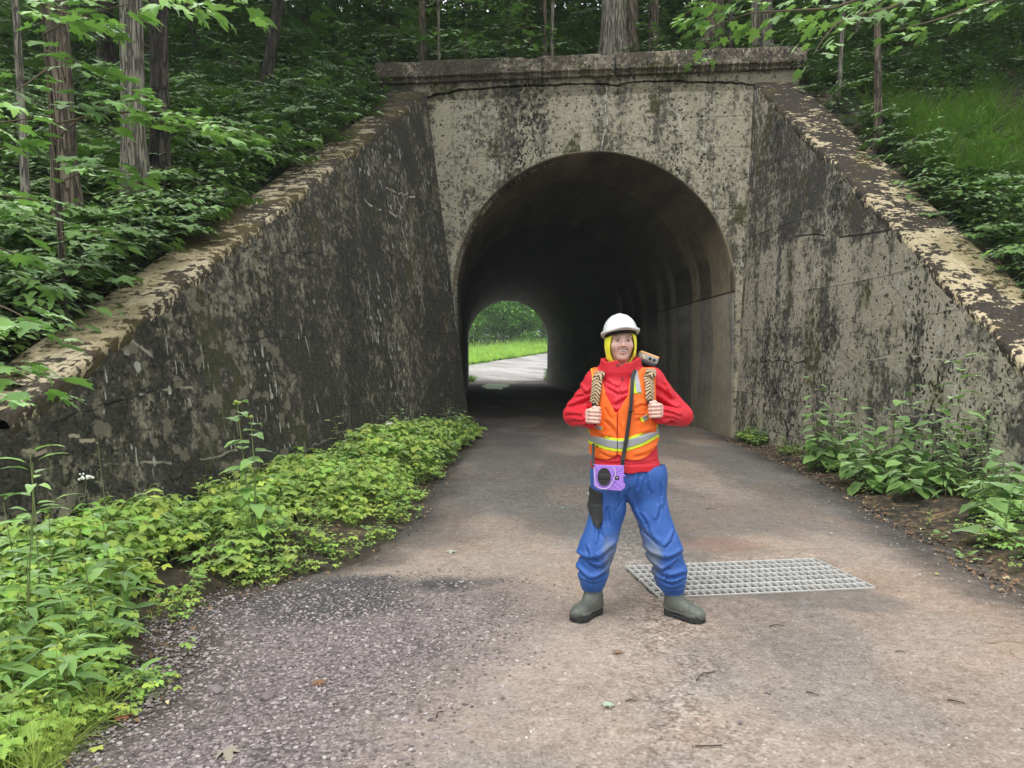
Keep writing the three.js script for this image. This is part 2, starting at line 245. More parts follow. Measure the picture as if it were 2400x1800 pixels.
// lichen-stained concrete in metres; o: dark 0..1, streak, pale and stained colours
function concrete(x, y, o, out) {
  const big = fbm(x * 0.55 + o.s, y * 0.5 + o.s, 4), med = fbm(x * 3.1 + o.s, y * 2.6, 4), fine = fbm(x * 15, y * 13 + o.s, 3), run = fbm(x * 3.3 + o.s * 2, y * 0.28 + o.s, 4), grain = n2(x * 70, y * 70), board = n2(y * 4.6 + o.s, x * 0.12 + 3), vf = 0.6 * n2(x * 36 + 5, y * 30) + 0.4 * n2(x * 78, y * 66 + 9);
  let dk = o.dark + (big - 0.5) * o.blotch + (run - 0.5) * o.streak + (med - 0.5) * o.mottle + (board - 0.5) * 0.16 + (fine - 0.5) * 1.0 + (vf - 0.5) * 0.85;
  dk = sst(0.12, 0.88, dk);
  let r = mix(o.pale[0], o.film[0], dk), g = mix(o.pale[1], o.film[1], dk), b = mix(o.pale[2], o.film[2], dk), h = 0.6;
  const k = (grain - 0.5) * 26 + (vf - 0.5) * 26; r += k; g += k; b += k;
  // black crusts: small flecks, denser in bands
  const band = sst(0.40, 0.72, fbm(x * 1.7 + o.s * 3, y * 0.5 + 8, 3)) * o.fleck, fk = n2(x * 25 + 3, y * 19), fk2 = n2(x * 47 + 9, y * 41);
  const fm = 0.55 * fk + 0.45 * fk2 + 0.20 * band * (0.5 + fine), f = sst(0.73, 0.80, fm); r = mix(r, 34, f * 0.85); g = mix(g, 33, f * 0.85); b = mix(b, 29, f * 0.85); h -= 0.25 * f;
  // pale lime drips, short and upright
  const dr = sst(0.865 - 0.05 * o.drip, 0.9 - 0.05 * o.drip, n2(x * 26 + 50, y * 8.5 + 20)) * sst(0.55, 0.66, fbm(x * 1.3 + 90, y * 0.8 + o.s, 3) + 0.06 * o.drip); r = mix(r, 188, dr * 0.8); g = mix(g, 188, dr * 0.8); b = mix(b, 178, dr * 0.8);
  // moss
  const ms = sst(0.66 - 0.2 * o.moss, 0.74 - 0.2 * o.moss, fbm(x * 2.4 + 13, y * 1.5 + o.s, 4)) * (0.35 + 0.65 * sst(0.4, 0.55, fine)); r = mix(r, 66, ms * 0.75); g = mix(g, 66, ms * 0.75); b = mix(b, 36, ms * 0.75); h += 0.2 * ms;
  const seam = sst(0.035, 0.0, Math.abs(((y + 0.02 * (n2(x * 0.8, 4) - 0.5) + 0.04 * Math.sin(x * 0.7)) / 0.62 % 1 + 1) % 1 - 0.5) - 0.004) * sst(0.45, 0.6, n2(x * 0.9 + 7, Math.floor(y / 0.62) * 3.3)); r *= 1 - 0.12 * seam; g *= 1 - 0.12 * seam; b *= 1 - 0.12 * seam; h -= 0.2 * seam;
  h += 0.35 * (fine - 0.5) + 0.35 * (med - 0.5) - 0.3 * sst(0.82, 0.9, n2(x * 30 + 70, y * 30));
  out[0] = r; out[1] = g; out[2] = b; out[3] = h;
}
// hairline cracks and lime lines drawn on a texture in metres
function cracks(t, W, H, lines) {
  const { data, width: w, height: h } = t.map.image, r = rng(5);
  for (const { p, c, wd, dip } of lines) for (let i = 1; i < p.length; i++) {
    const n = Math.ceil(Math.hypot(p[i][0] - p[i - 1][0], p[i][1] - p[i - 1][1]) / 0.006);
    for (let k = 0; k < n; k++) {
      const s = k / n, x = mix(p[i - 1][0], p[i][0], s), y = mix(p[i - 1][1], p[i][1], s) + 0.07 * (n2(x * 5 + i, x * 2) - 0.5) + 0.012 * (n2(x * 40, i) - 0.5), rad = wd * 0.62 * (0.2 + 1.2 * n2(x * 9 + y * 9, i * 3)); if (n2(x * 5 + 9, y * 5) < 0.3) continue;
      for (let a = -2; a <= 2; a++) for (let b = -2; b <= 2; b++) {
        const X = Math.round(x / W * w) + a, Y = Math.round(y / H * h) + b; if (X < 0 || Y < 0 || X >= w || Y >= h) continue;
        const q = clamp(1.4 - Math.hypot(a / w * W, b / h * H) / rad) * 0.55; if (q <= 0) continue; const o = (Y * w + X) * 4;
        for (let z = 0; z < 3; z++) data[o + z] = mix(data[o + z], c[z], q); if (dip) t.bump.image.data[o] = mix(t.bump.image.data[o], 0, q);
      }
    }
  }
}
const frameX = V(1, 0, SKEW).normalize(), frameN = V(-SKEW, 0, 1).normalize(), faceM = new THREE.Matrix4().makeBasis(frameX, V(0, 1, 0), frameN).setPosition(0, 0, -16);
const onFace = (px, py) => { const q = at(px, py, 1), d = 16 / (1 + SKEW * q.x); const p = at(px, py, d); return [p.x * Math.hypot(1, SKEW), p.y]; };
const LIME = [186, 182, 166], DARK = [26, 25, 22];
{
  // headwall with the arch cut out, its top edge is the ragged crack below the frieze
  const cr = [[900, 240], [1003, 231], [1030, 224], [1052, 222], [1075, 215], [1096, 213], [1130, 211], [1165, 207], [1194, 207], [1245, 203], [1302, 203], [1340, 199], [1392, 199], [1432, 202], [1447, 204], [1462, 197], [1519, 193], [1570, 193], [1628, 196], [1700, 197], [1752, 200], [1872, 203]].map(([x, y]) => onFace(x, y));
  const jag = [], r = rng(12); for (let i = 1; i < cr.length; i++) for (let k = 0; k < 4; k++) { const t = k / 4; jag.push([mix(cr[i - 1][0], cr[i][0], t), mix(cr[i - 1][1], cr[i][1], t) + (r() - 0.5) * 0.03]); } jag.push(cr[cr.length - 1]);
  const cx = 1.652, rx = 2.912, x0 = jag[0][0], x1 = jag[jag.length - 1][0];
  const s = new THREE.Shape(); s.moveTo(x0, -0.2); jag.forEach(([x, y], i) => s.lineTo(i ? x : x0, y)); s.lineTo(x1, -0.2); s.lineTo(cx + rx, -0.2); s.lineTo(cx + rx, SPRING);
  for (let k = 1; k < 64; k++) { const a = k / 64 * PI; s.lineTo(cx + rx * Math.cos(a), SPRING + (APEX - SPRING) * Math.sin(a)); }
  s.lineTo(cx - rx, SPRING); s.lineTo(cx - rx, -0.2); s.closePath();
  const fit = (g) => { const p = g.attributes.position, u = g.attributes.uv; for (let i = 0; i < p.count; i++) u.setXY(i, (p.getX(i) + 2.5) / 8, p.getY(i) / 8); return g; };
  const wallTex = paint(2048, 2048, (u, v, o) => {
    const x = u * 8 - 2.5, y = v * 8, col = fbm(x * 1.25 + 5, 2 + y * 0.06, 3), top = sst(5.0, 7.2, y + 0.9 * (fbm(x * 1.2, 3, 2) - 0.5));
    concrete(x + 40, y, { s: 11, dark: 0.30 + 0.42 * sst(0.47, 0.68, col), blotch: 0.75, streak: 1.35, mottle: 0.6, fleck: 0.15 + 0.85 * sst(0.46, 0.6, col), drip: 0.7, moss: 0.14 * top + 0.05, pale: [172, 165, 143], film: [84, 80, 70] }, o);
    if (y > 7.05) { const m = 0.35 + 0.4 * n2(x * 9, y * 9); o[0] *= 1 - 0.35 * m; o[1] *= 1 - 0.36 * m; o[2] *= 1 - 0.4 * m; }
  });
  const f = (px, py) => { const [x, y] = onFace(px, py); return [x + 2.5, y]; };
  cracks(wallTex, 8, 8, [{ p: [f(1422, 205), f(1418, 250), f(1424, 290), f(1412, 330), f(1408, 356)], c: [206, 206, 196], wd: 0.022 }, { p: [f(1397, 215), f(1400, 250), f(1412, 270)], c: LIME, wd: 0.012 }, { p: [f(1090, 520), f(1060, 470), f(1010, 420)], c: DARK, wd: 0.008, dip: true }]);
  const WALL = skin(wallTex, 0.02), head = part('headwall', fit(new THREE.ExtrudeGeometry(s, { depth: 0.45, bevelEnabled: true, bevelSize: 0.008, bevelThickness: 0.008, bevelSegments: 1, curveSegments: 2 })).translate(0, 0, -0.458).applyMatrix4(faceM), WALL, underpass);
  const t = new THREE.Shape(); jag.forEach(([x, y], i) => i ? t.lineTo(x, y + 0.032 + 0.03 * n2(x * 5, 2)) : t.moveTo(x, y + 0.035)); t.lineTo(x1, 7.43); t.lineTo(x0, 7.43); t.closePath();
  part('frieze', fit(new THREE.ExtrudeGeometry(t, { depth: 0.44, bevelEnabled: true, bevelSize: 0.006, bevelThickness: 0.01, bevelSegments: 1 })).translate(0, 0, -0.425).applyMatrix4(faceM), WALL, underpass);
  const inner = new THREE.BoxGeometry(x1 - x0, 0.9, 0.3).translate((x0 + x1) / 2, 7.1, -0.3); part('backing', fit(inner).applyMatrix4(faceM), WALL, underpass);
  // the coping beam: two slabs with an open joint
  const copeTex = paint(2048, 256, (u, v, o) => { concrete(u * 9 + 3, v * 1.1 + 2, { s: 23, dark: 0.72 - 0.1 * sst(0.35, 0.6, u), blotch: 0.7, streak: 0.5, mottle: 0.8, fleck: 0.55, drip: 0.5, moss: 0.1, pale: [150, 140, 122], film: [74, 67, 57] }, o); if (n2(u * 9 * 34, v * 37) > 0.87) { o[0] += 50; o[1] += 49; o[2] += 44; } });
  const COPE = skin(copeTex, 0.02);
  const sec = [[-0.45, 7.40], [0.05, 7.40], [0.12, 7.405], [0.13, 7.42], [0.135, 7.475], [0.205, 7.49], [0.215, 7.51], [0.215, 7.66], [0.212, 7.79], [0.19, 7.815], [0.0, 7.825], [-0.3, 7.83], [-0.5, 7.82], [-0.5, 7.40]];
  const beam = (a, b) => {
    const g = sheet(60, sec.length - 1, (i, j) => { const q = sec[Math.round(j * (sec.length - 1))], x = mix(a, b, i), e = 0.016 * (n3(x * 5, q[1] * 7, q[0] * 7) - 0.5) + (q[1] > 7.78 && q[0] > 0.1 ? -0.03 * sst(0.6, 0.8, n2(x * 2.6, 9)) : 0); return [V(x, q[1] + e, q[0] + e), (x + 3) / 9, (q[1] - 7.4 + (q[0] < 0.2 ? 0.2 - q[0] : 0)) / 1.1]; }, true);
    const cap = new THREE.Shape(sec.map(([z, y]) => new THREE.Vector2(z, y))), ends = [a, b].map((x, k) => { const e = new THREE.ShapeGeometry(cap); e.applyMatrix4(new THREE.Matrix4().set(0, 0, 0, x, 0, 1, 0, 0, 1, 0, 0, 0, 0, 0, 0, 1)); return e; });
    return join([g, ...ends.map((e) => { e.computeVertexNormals(); return e; })]).applyMatrix4(faceM);
  };
  const jx = onFace(1441, 170)[0], cl = onFace(886, 180)[0], crr = onFace(1884, 140)[0];
  part('coping_slab', beam(cl, jx - 0.018), COPE, underpass); part('coping_slab', beam(jx + 0.012, crr), COPE, underpass);

  // wing walls: battered face, back and end; a weathered cap along the sloping top
  function wing(side, d0, d1, baseX, topX, topY, tex, W, H, capW, mat, capMat) {
    const P = (s, v) => { const d = mix(d0, d1, s), y = topY(d) - 0.06, b = baseX(d), t = topX(d); const q = V(mix(b, t, v), mix(-0.12, y, v), 0); const dd = s === 0 ? faceD(q.x) + 0.01 : mix(faceD(q.x), d1, s); q.z = -dd; return q; };
    const bulge = (q) => 0.05 * (fbm(q.z * 0.9, q.y * 0.9 + side, 3) - 0.5) + 0.02 * (n2(q.z * 4, q.y * 4) - 0.5);
    const len = d0 - d1, front = sheet(110, 60, (i, j) => { const q = P(i, j); q.x += bulge(q) * (i > 0 ? 1 : 0); return [q, i * len / W, q.y / H]; }, side > 0 ? true : false);
    const back = sheet(12, 6, (i, j) => { const q = P(i, 1), y = mix(-0.12, q.y, j); return [V(q.x + side * (capW - 0.06), y, q.z), i * len / W, y / H]; }, side < 0);
    const end = (s, fl) => sheet(6, 20, (i, j) => { const q = P(s, j), e = P(s, 1); return [V(mix(q.x + (s ? bulge(q) : 0), e.x + side * (capW - 0.06), i), q.y, q.z), s * (len - i * 0.6) / W + (1 - s) * i * 0.05, q.y / H]; }, fl);
    const w = part('wing_wall', join([front, back, end(1, side < 0), end(0, side > 0)]), mat, underpass);
    const sect = [[0.03, -0.3], [0.0, -0.16], [-0.008, -0.1], [-0.004, -0.04], [0.02, -0.01], [0.07, 0], [0.2, 0.005], [0.4, 0.0], [0.65, 0.0], [0.93, -0.005], [1, -0.03], [1, -0.3]];
    const cap = sheet(150, sect.length - 1, (i, j) => {
      const [a, e] = sect[Math.round(j * (sect.length - 1))], q = P(i, 1), len1 = i * len * 1.15, off = a <= 0.03 ? a : a * capW, edge = (a < 0.1 ? 1 : 0.35) * 0.035 * (fbm(len1 * 4, a * 4, 4) - 0.5) - (a < 0.1 ? 0.014 * sst(0.55, 0.8, fbm(len1 * 5.1, side + 4, 3)) : 0);
      const bu = bulge(q); return [V(q.x + bu + side * (off - edge), q.y + 0.06 + e + (e > -0.2 ? edge * 0.6 + 0.018 * (fbm(len1 * 2, a * 3 + 5, 2) - 0.5) : 0), q.z), len1 / 14, (0.36 + Math.max(0, a) * capW + Math.min(0, e) * 1.1) / 1.3];
    }, side > 0);
    part('cap', cap, capMat, w); return w;
  }
  // left wing: almost black with lichen, flaked paler spots toward its low end
  const lw = paint(2048, 1365, (u, v, o) => {
    const x = u * 11.2, y = v * 7.5, low = sst(5.5, 9.5, x + 1.5 * (fbm(x, y, 2) - 0.5));
    concrete(x, y, { s: 3, dark: 0.74 - 0.02 * low, blotch: 0.6, streak: 0.4 * (1 - low), mottle: 0.7 + 0.3 * low, fleck: 0.7, drip: 0.55 * (1 - low), moss: 0.06, pale: [142, 134, 116], film: [54, 51, 44] }, o);
    const fl = sst(0.655, 0.70, fbm(x * 5.2 + 31, y * 5.8 + 5, 4)) * sst(0.35, 0.55, low + 0.2); o[0] = mix(o[0], 122, fl * 0.75); o[1] = mix(o[1], 114, fl * 0.75); o[2] = mix(o[2], 99, fl * 0.75); o[3] -= 0.2 * fl;
  });
  const li = (px, py) => { // picture position -> metres on the left wing face
    let lo = 5.17, hi = 16.1; for (let k = 0; k < 40; k++) { const d = (lo + hi) / 2, q = at(px, py, d), v = clamp(q.y / lTopY(d)); q.x > mix(lBaseX(d), lTopX(d), v) ? lo = d : hi = d; if (q.x <= mix(lBaseX(d), lTopX(d), v)) hi = d; } const d = (lo + hi) / 2; return [16.2 - d, at(px, py, d).y];
  };
  const ri = (px, py) => { let lo = 6.4, hi = 15.6; for (let k = 0; k < 40; k++) { const d = (lo + hi) / 2, q = at(px, py, d), v = clamp(q.y / rTopY(d)); q.x < mix(rBaseX(d), rTopX(d), v) ? lo = d : hi = d; } const d = (lo + hi) / 2; return [15.53 - d, at(px, py, d).y]; };
  const L = (...a) => a.map(([x, y]) => li(x, y)), R = (...a) => a.map(([x, y]) => ri(x, y));
  cracks(lw, 11.2, 7.5, [
    { p: L([245, 1092], [300, 1090], [420, 1082], [500, 1068], [560, 1058]), c: [160, 154, 138], wd: 0.016 }, { p: L([80, 1118], [140, 1110], [200, 1098]), c: [150, 142, 124], wd: 0.018 },
    { p: L([700, 1050], [745, 1042], [790, 1020], [840, 1008], [850, 1003]), c: [140, 136, 122], wd: 0.016 }, { p: L([130, 988], [230, 960], [330, 930], [370, 922]), c: DARK, wd: 0.014, dip: true }, { p: L([330, 925], [400, 912], [450, 900]), c: [150, 144, 128], wd: 0.02 },
    { p: L([855, 468], [880, 488], [908, 494], [930, 508], [948, 482]), c: [196, 190, 170], wd: 0.03 }, { p: L([905, 440], [935, 452], [960, 455]), c: LIME, wd: 0.02 }, { p: L([958, 466], [975, 460]), c: [205, 200, 186], wd: 0.06 },
    { p: L([165, 1022], [190, 1030], [225, 1036]), c: [168, 158, 136], wd: 0.05 }, { p: L([55, 1050], [85, 1060], [110, 1055]), c: [158, 148, 126], wd: 0.05 },
    { p: L([718, 790], [726, 820], [730, 850]), c: [178, 184, 172], wd: 0.03 }, { p: L([640, 850], [648, 890], [650, 930]), c: [170, 172, 160], wd: 0.018 }, { p: L([440, 930], [448, 950]), c: [170, 174, 164], wd: 0.04 }, { p: L([310, 1040], [314, 1052]), c: [190, 190, 180], wd: 0.03 },
    { p: L([560, 575], [700, 590], [860, 612]), c: DARK, wd: 0.01, dip: true }, { p: L([560, 800], [640, 790], [760, 795]), c: DARK, wd: 0.01, dip: true }, { p: L([300, 790], [330, 815], [360, 838]), c: [150, 144, 130], wd: 0.045 }]);
  const rw = paint(2048, 1365, (u, v, o) => {
    const x = u * 9.2, y = v * 7.5, joint = 3.62 - 0.02 * x + 0.12 * Math.sin(x * 0.9) + 0.18 * (n2(x * 1.4, 8) - 0.5), below = sst(0.12, -0.12, y - joint - 0.35 * (fbm(x * 3, y * 0.7, 3) - 0.5)), band = below * sst(1.7, 2.6, y + 0.5 * (fbm(x * 2, 4, 2) - 0.5)), far = sst(6.5, 4.6, x);
    const runs = sst(0.56, 0.66, fbm(x * 3.0 + 60, y * 0.12 + 7, 3));
    concrete(x + 70, y, { s: 7, dark: mix(0.62, mix(0.36, 0.10 + 0.5 * runs, band), below), blotch: 0.7, streak: mix(0.6, 1.1, below), mottle: 0.9, fleck: mix(0.85, mix(0.85, 0.4, band), below), drip: mix(1.2, 0.4, below), moss: 0.05 + 0.16 * sst(0.5, 0.05, y) * far, pale: [172, 164, 146], film: [74, 71, 66] }, o);
    if (Math.abs(y - joint) < 0.016 && x > 2.2 && n2(x * 2, 5) > 0.25) { o[0] *= 0.45; o[1] *= 0.45; o[2] *= 0.45; o[3] -= 0.4; }
  });
  cracks(rw, 9.2, 7.5, [{ p: R([1960, 852], [2010, 848], [2060, 842], [2110, 836], [2170, 840], [2230, 842], [2300, 836], [2330, 838]), c: [182, 178, 160], wd: 0.02 }, { p: R([1770, 846], [1830, 846], [1895, 848]), c: DARK, wd: 0.016, dip: true }, { p: R([2050, 976], [2120, 974], [2220, 978]), c: [170, 165, 150], wd: 0.02 }, { p: R([1700, 912], [1750, 914], [1790, 912]), c: LIME, wd: 0.014 }, { p: R([1745, 885], [1765, 896], [1790, 912]), c: LIME, wd: 0.01 }]);
  const capTex = (seed, pale, film, moss, amount, h) => paint(2048, 256, (u, v, o) => {
    const x = u * 14, y = v * 1.3, a = fbm(x * 1.0 + seed, y * 1.3, 3), b = 0.45 * fbm(x * 9 + seed, y * 5 + 3, 3) + 0.55 * fbm(x * 30 + seed, y * 14 + 3 + 0.8 * n2(x * 3, y * 3), 3), c = n2(x * 40, y * 60), m = fbm(x * 1.6 + seed + 40, y * 2.2, 3);
    const p = sst(0.50, 0.60, b + (a - 0.5) * 0.55 + amount(x, y) + 0.14 * (c - 0.5)), k = (c - 0.5) * 30; let r = mix(film[0], pale[0], p) + k, g = mix(film[1], pale[1], p) + k, bl = mix(film[2], pale[2], p) + k;
    const ms = sst(0.5, 0.6, m + moss) * (1 - 0.6 * p); r = mix(r, 74, ms * 0.6); g = mix(g, 64, ms * 0.6); bl = mix(bl, 28, ms * 0.6); o[0] = r; o[1] = g; o[2] = bl; o[3] = 0.5 + 0.3 * p + 0.3 * (c - 0.5);
  });
  const lCap = skin(capTex(5, [168, 155, 128], [58, 50, 38], 0.05, (x) => -0.10 + 0.12 * sst(5, 8, x) * sst(13, 10.5, x)), 0.02), rCap = skin(capTex(61, [186, 170, 138], [56, 49, 41], -0.14, (x) => -0.09 + 0.04 * sst(1.2, 2.6, x) + 0.11 * sst(5.9, 6.1, x)), 0.02);
  const a = wing(-1, 16.2, L_END, lBaseX, lTopX, lTopY, lw, 11.2, 7.5, L_CAP, skin(lw, 0.022), lCap); a.userData.label = 'blackened wing wall beside the leafy left verge';
  const b = wing(1, 15.53, R_END, rBaseX, rTopX, rTopY, rw, 9.2, 7.5, R_CAP, skin(rw, 0.022), rCap); b.userData.label = 'streaked wing wall, dark above and beige below the joint';

  // the lining: horseshoe section, swept along the axis
  const ax = V(-0.0501, 0, -1).normalize(), la = V(-ax.z, 0, ax.x).normalize(), c0 = V(1.643, 0, -15.83), PER = 2 * SPRING + PI * HALF;
  const prof = (q, grow) => { const s = q * PER, R = HALF + grow; if (s < SPRING) return [-R + 0.03, -0.12 + s * (SPRING + 0.12) / SPRING]; if (s > PER - SPRING) return [R - 0.03, -0.12 + (PER - s) * (SPRING + 0.12) / SPRING]; const a = PI - (s - SPRING) / HALF; return [R * Math.cos(a), SPRING + (APEX - SPRING + grow) * Math.sin(a)]; };
  const startT = (x) => { const p = c0.clone().addScaledVector(la, x); return (-p.z - faceD(p.x)) / (ax.z + SKEW * -ax.x) ; };
  const LEN = 38.4, tubeG = (grow, flip) => sheet(90, 84, (i, j) => {
    const [x, y] = prof(j, grow || (i === 0 ? 0.03 : -0.012)), t0 = startT(x) - 0.006, t = mix(t0, LEN, Math.pow(Math.max(0, i - 1 / 90) / (1 - 1 / 90), 1.15)), ring = grow ? 0 : 0.018 * Math.floor((t + 3) / 5.5 % 2), k = grow ? 0 : 0.013 + 0.025 * (fbm(t * 0.8, j * 14, 3) - 0.5) * sst(0, 0.4, t - t0);
    return [c0.clone().addScaledVector(la, x * (1 - (ring + k) / HALF)).addScaledVector(ax, t).add(V(0, y - (y > SPRING ? (ring + k) : 0), 0)), (t + 0.6) / 39.6, j];
  }, flip);
  const fine0 = (t, s) => n2(t * 7 + 3, s * 7);
  const lin = paint(2048, 1024, (u, v, o) => {
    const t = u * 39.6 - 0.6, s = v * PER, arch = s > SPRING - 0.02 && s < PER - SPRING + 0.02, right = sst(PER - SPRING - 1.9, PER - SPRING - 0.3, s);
    const run = fbm(t * 1.5 + 0.12 * Math.sin(s * 3) + 2, s * 0.16 + 3, 3), pale = sst(0.50, 0.56, run + 0.07 * (n2(t * 9, s * 2) - 0.5)) * right * (t < 13.5 ? 1 : 0) * (0.75 + 0.5 * (fine0(t, s) - 0.5)), sm = fbm(s * 2.2 + 4, t * 0.35, 4), fine = fbm(t * 11, s * 11, 3);
    let k = 104 + (sm - 0.5) * 84 + (fine - 0.5) * 34 + (n2(t * 50, s * 50) - 0.5) * 12; const ring = Math.max(0, Math.floor((t + 3) / 5.5)), ringShade = [1, 0.85, 0.5, 0.55, 0.42, 0.5, 0.6, 0.7][ring] ?? 1; k *= ringShade; let r = k * 1.06, g = k * 0.96, b = k * 0.76;  // deeper rings darkened in the colour: the tunnel gloom is painted in
    if (!arch) { const q = right > 0.5 && t < 8.0 ? 1.32 : 1.05; g = k * 0.99 * q; b = k * 0.92 * q; r = k * 1.02 * q; }  // right wall by the mouth painted brighter, as daylight would leave it
    r = mix(r, 182, pale * 0.9); g = mix(g, 168, pale * 0.9); b = mix(b, 142, pale * 0.9);
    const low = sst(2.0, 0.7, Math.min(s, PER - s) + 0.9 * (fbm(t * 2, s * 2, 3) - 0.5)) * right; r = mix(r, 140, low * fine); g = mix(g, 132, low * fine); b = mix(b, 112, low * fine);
    let h = 0.5 + 0.4 * (fine - 0.5) + 0.2 * (sm - 0.5); if (Math.min(Math.abs(s - SPRING), Math.abs(s - PER + SPRING)) < 0.02) { r *= 0.5; g *= 0.5; b *= 0.5; h -= 0.4; }
    if (Math.abs(((t + 3) / 5.5 + 0.02 * (n2(s * 3, 1) - 0.5)) % 1 - 0.5) > 0.4965) { r *= 0.6; g *= 0.6; b *= 0.6; h -= 0.3; }
    o[0] = r; o[1] = g; o[2] = b; o[3] = h;
  });
  // two chalk hearts scrawled on the inner wall
  const heart = (t, s, z) => Array.from({ length: 25 }, (_, i) => { const a = i / 24 * PI * 2; return [t + z * 0.055 * 16 * Math.pow(Math.sin(a), 3) / 16 * 4, s - z * 0.02 * (13 * Math.cos(a) - 5 * Math.cos(2 * a) - 2 * Math.cos(3 * a) - Math.cos(4 * a))]; });
  cracks(lin, 39.6, PER, [{ p: heart(4.2, PER - 1.75, 1), c: [118, 140, 112], wd: 0.02 }, { p: heart(6.1, PER - 1.9, 0.8), c: [108, 124, 102], wd: 0.018 }]);
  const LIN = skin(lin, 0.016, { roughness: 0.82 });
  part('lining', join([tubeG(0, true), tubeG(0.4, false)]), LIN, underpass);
  const e = new THREE.Shape(); e.moveTo(-7, -0.2); e.lineTo(-7, 7.6); e.lineTo(7, 7.6); e.lineTo(7, -0.2); e.lineTo(HALF, -0.2); e.lineTo(HALF, SPRING); for (let k = 1; k < 48; k++) { const a = k / 48 * PI; e.lineTo(HALF * Math.cos(a), SPRING + (APEX - SPRING) * Math.sin(a)); } e.lineTo(-HALF, SPRING); e.lineTo(-HALF, -0.2); e.closePath();
  part('rear_headwall', fit(new THREE.ExtrudeGeometry(e, { depth: 0.45, bevelEnabled: false })).applyMatrix4(new THREE.Matrix4().makeBasis(la, V(0, 1, 0), ax.clone().negate()).setPosition(c0.clone().addScaledVector(ax, LEN + 0.40))), WALL, underpass);
}
// ---------- leaves, plants, trees ----------
const leafMat = (r, g, b, o = {}) => new THREE.MeshPhysicalMaterial({ color: rgb(r, g, b), roughness: 0.9, transmission: 0.38, thickness: 0, clearcoat: 0.22, clearcoatRoughness: 0.42, side: THREE.DoubleSide, vertexColors: true, ...o });
const GREEN = leafMat(1, 1, 1), DULL = leafMat(1, 1, 1, { transmission: 0.3, clearcoat: 0.15 });
// a blade from the origin along +z, upper side +y; w(t) half width profile
function blade(L, W, w, seg = 4, fold = 0.25, droop = 0.3, wave = 0) {
  const p = [], ix = [], uv = [];
  for (let i = 0; i <= seg; i++) {
    const t = i / seg, h = W * 0.5 * w(t), z = L * t * (1 - 0.12 * droop * t), y = -droop * L * t * t * 0.5, e = wave * Math.sin(i * 2.4) * W * 0.15;
    p.push(-h, y + fold * h + e, z, 0, y, z, h, y + fold * h - e, z); uv.push(0, t, 0.5, t, 1, t);
    if (i < seg) { const a = i * 3; ix.push(a, a + 3, a + 1, a + 1, a + 3, a + 4, a + 1, a + 4, a + 2, a + 2, a + 4, a + 5); }
  }
  const g = new THREE.BufferGeometry(); g.setAttribute('position', new THREE.Float32BufferAttribute(p, 3)); g.setAttribute('uv', new THREE.Float32BufferAttribute(uv, 2)); g.setIndex(ix); g.computeVertexNormals(); return g;
}
const ovate = (t) => Math.pow(Math.sin(PI * Math.pow(t, 0.72)), 0.85) + 0.02, lance = (t) => Math.sin(PI * Math.pow(t, 0.8)) + 0.02, oval = (t) => Math.pow(Math.sin(PI * t), 0.6), grass = (t) => 1 - t * t * 0.97;
const heart = (t) => Math.pow(1 - t, 0.75) * Math.pow(Math.min(1, t * 6 + 0.25), 0.6), saw = (t) => (Math.sin(PI * Math.pow(t, 0.6)) * 0.75 + 0.25 * Math.abs(Math.sin(t * 9.5)) * (1 - t)) + 0.02;
function maple(s, droop = 0.25, seed = 1) { // five pointed lobes, toothed
  const r = rng(seed), half = [[0.05, 0.0], [0.17, -0.06], [0.42, -0.08], [0.34, 0.06], [0.52, 0.16], [0.38, 0.2], [0.44, 0.34], [0.68, 0.44], [0.5, 0.5], [0.54, 0.66], [0.36, 0.56], [0.19, 0.5], [0.2, 0.66], [0.3, 0.78], [0.15, 0.8], [0.13, 0.9]];
  const pts = [[0, 0], ...half.map(([x, y]) => [x + (r() - 0.5) * 0.03, y + (r() - 0.5) * 0.03]), [0.02, 1.1], ...half.slice().reverse().map(([x, y]) => [-x + (r() - 0.5) * 0.03, y + (r() - 0.5) * 0.03])];
  const g = new THREE.ShapeGeometry(new THREE.Shape(pts.map(([x, y]) => new THREE.Vector2(x, y)))), p = g.attributes.position;
  for (let i = 0; i < p.count; i++) { const x = p.getX(i), y = p.getY(i), q = Math.hypot(x, y - 0.35); p.setXYZ(i, x * s, (0.16 * Math.abs(x) - droop * q * q * 0.55 + 0.05 * Math.sin(x * 7 + y * 5 + seed)) * s, y * s); }
  g.computeVertexNormals(); if (g.attributes.normal.getY(0) < 0) { const ix = g.index.array; for (let i = 0; i < ix.length; i += 3) { const t = ix[i]; ix[i] = ix[i + 1]; ix[i + 1] = t; } g.computeVertexNormals(); } return g;
}
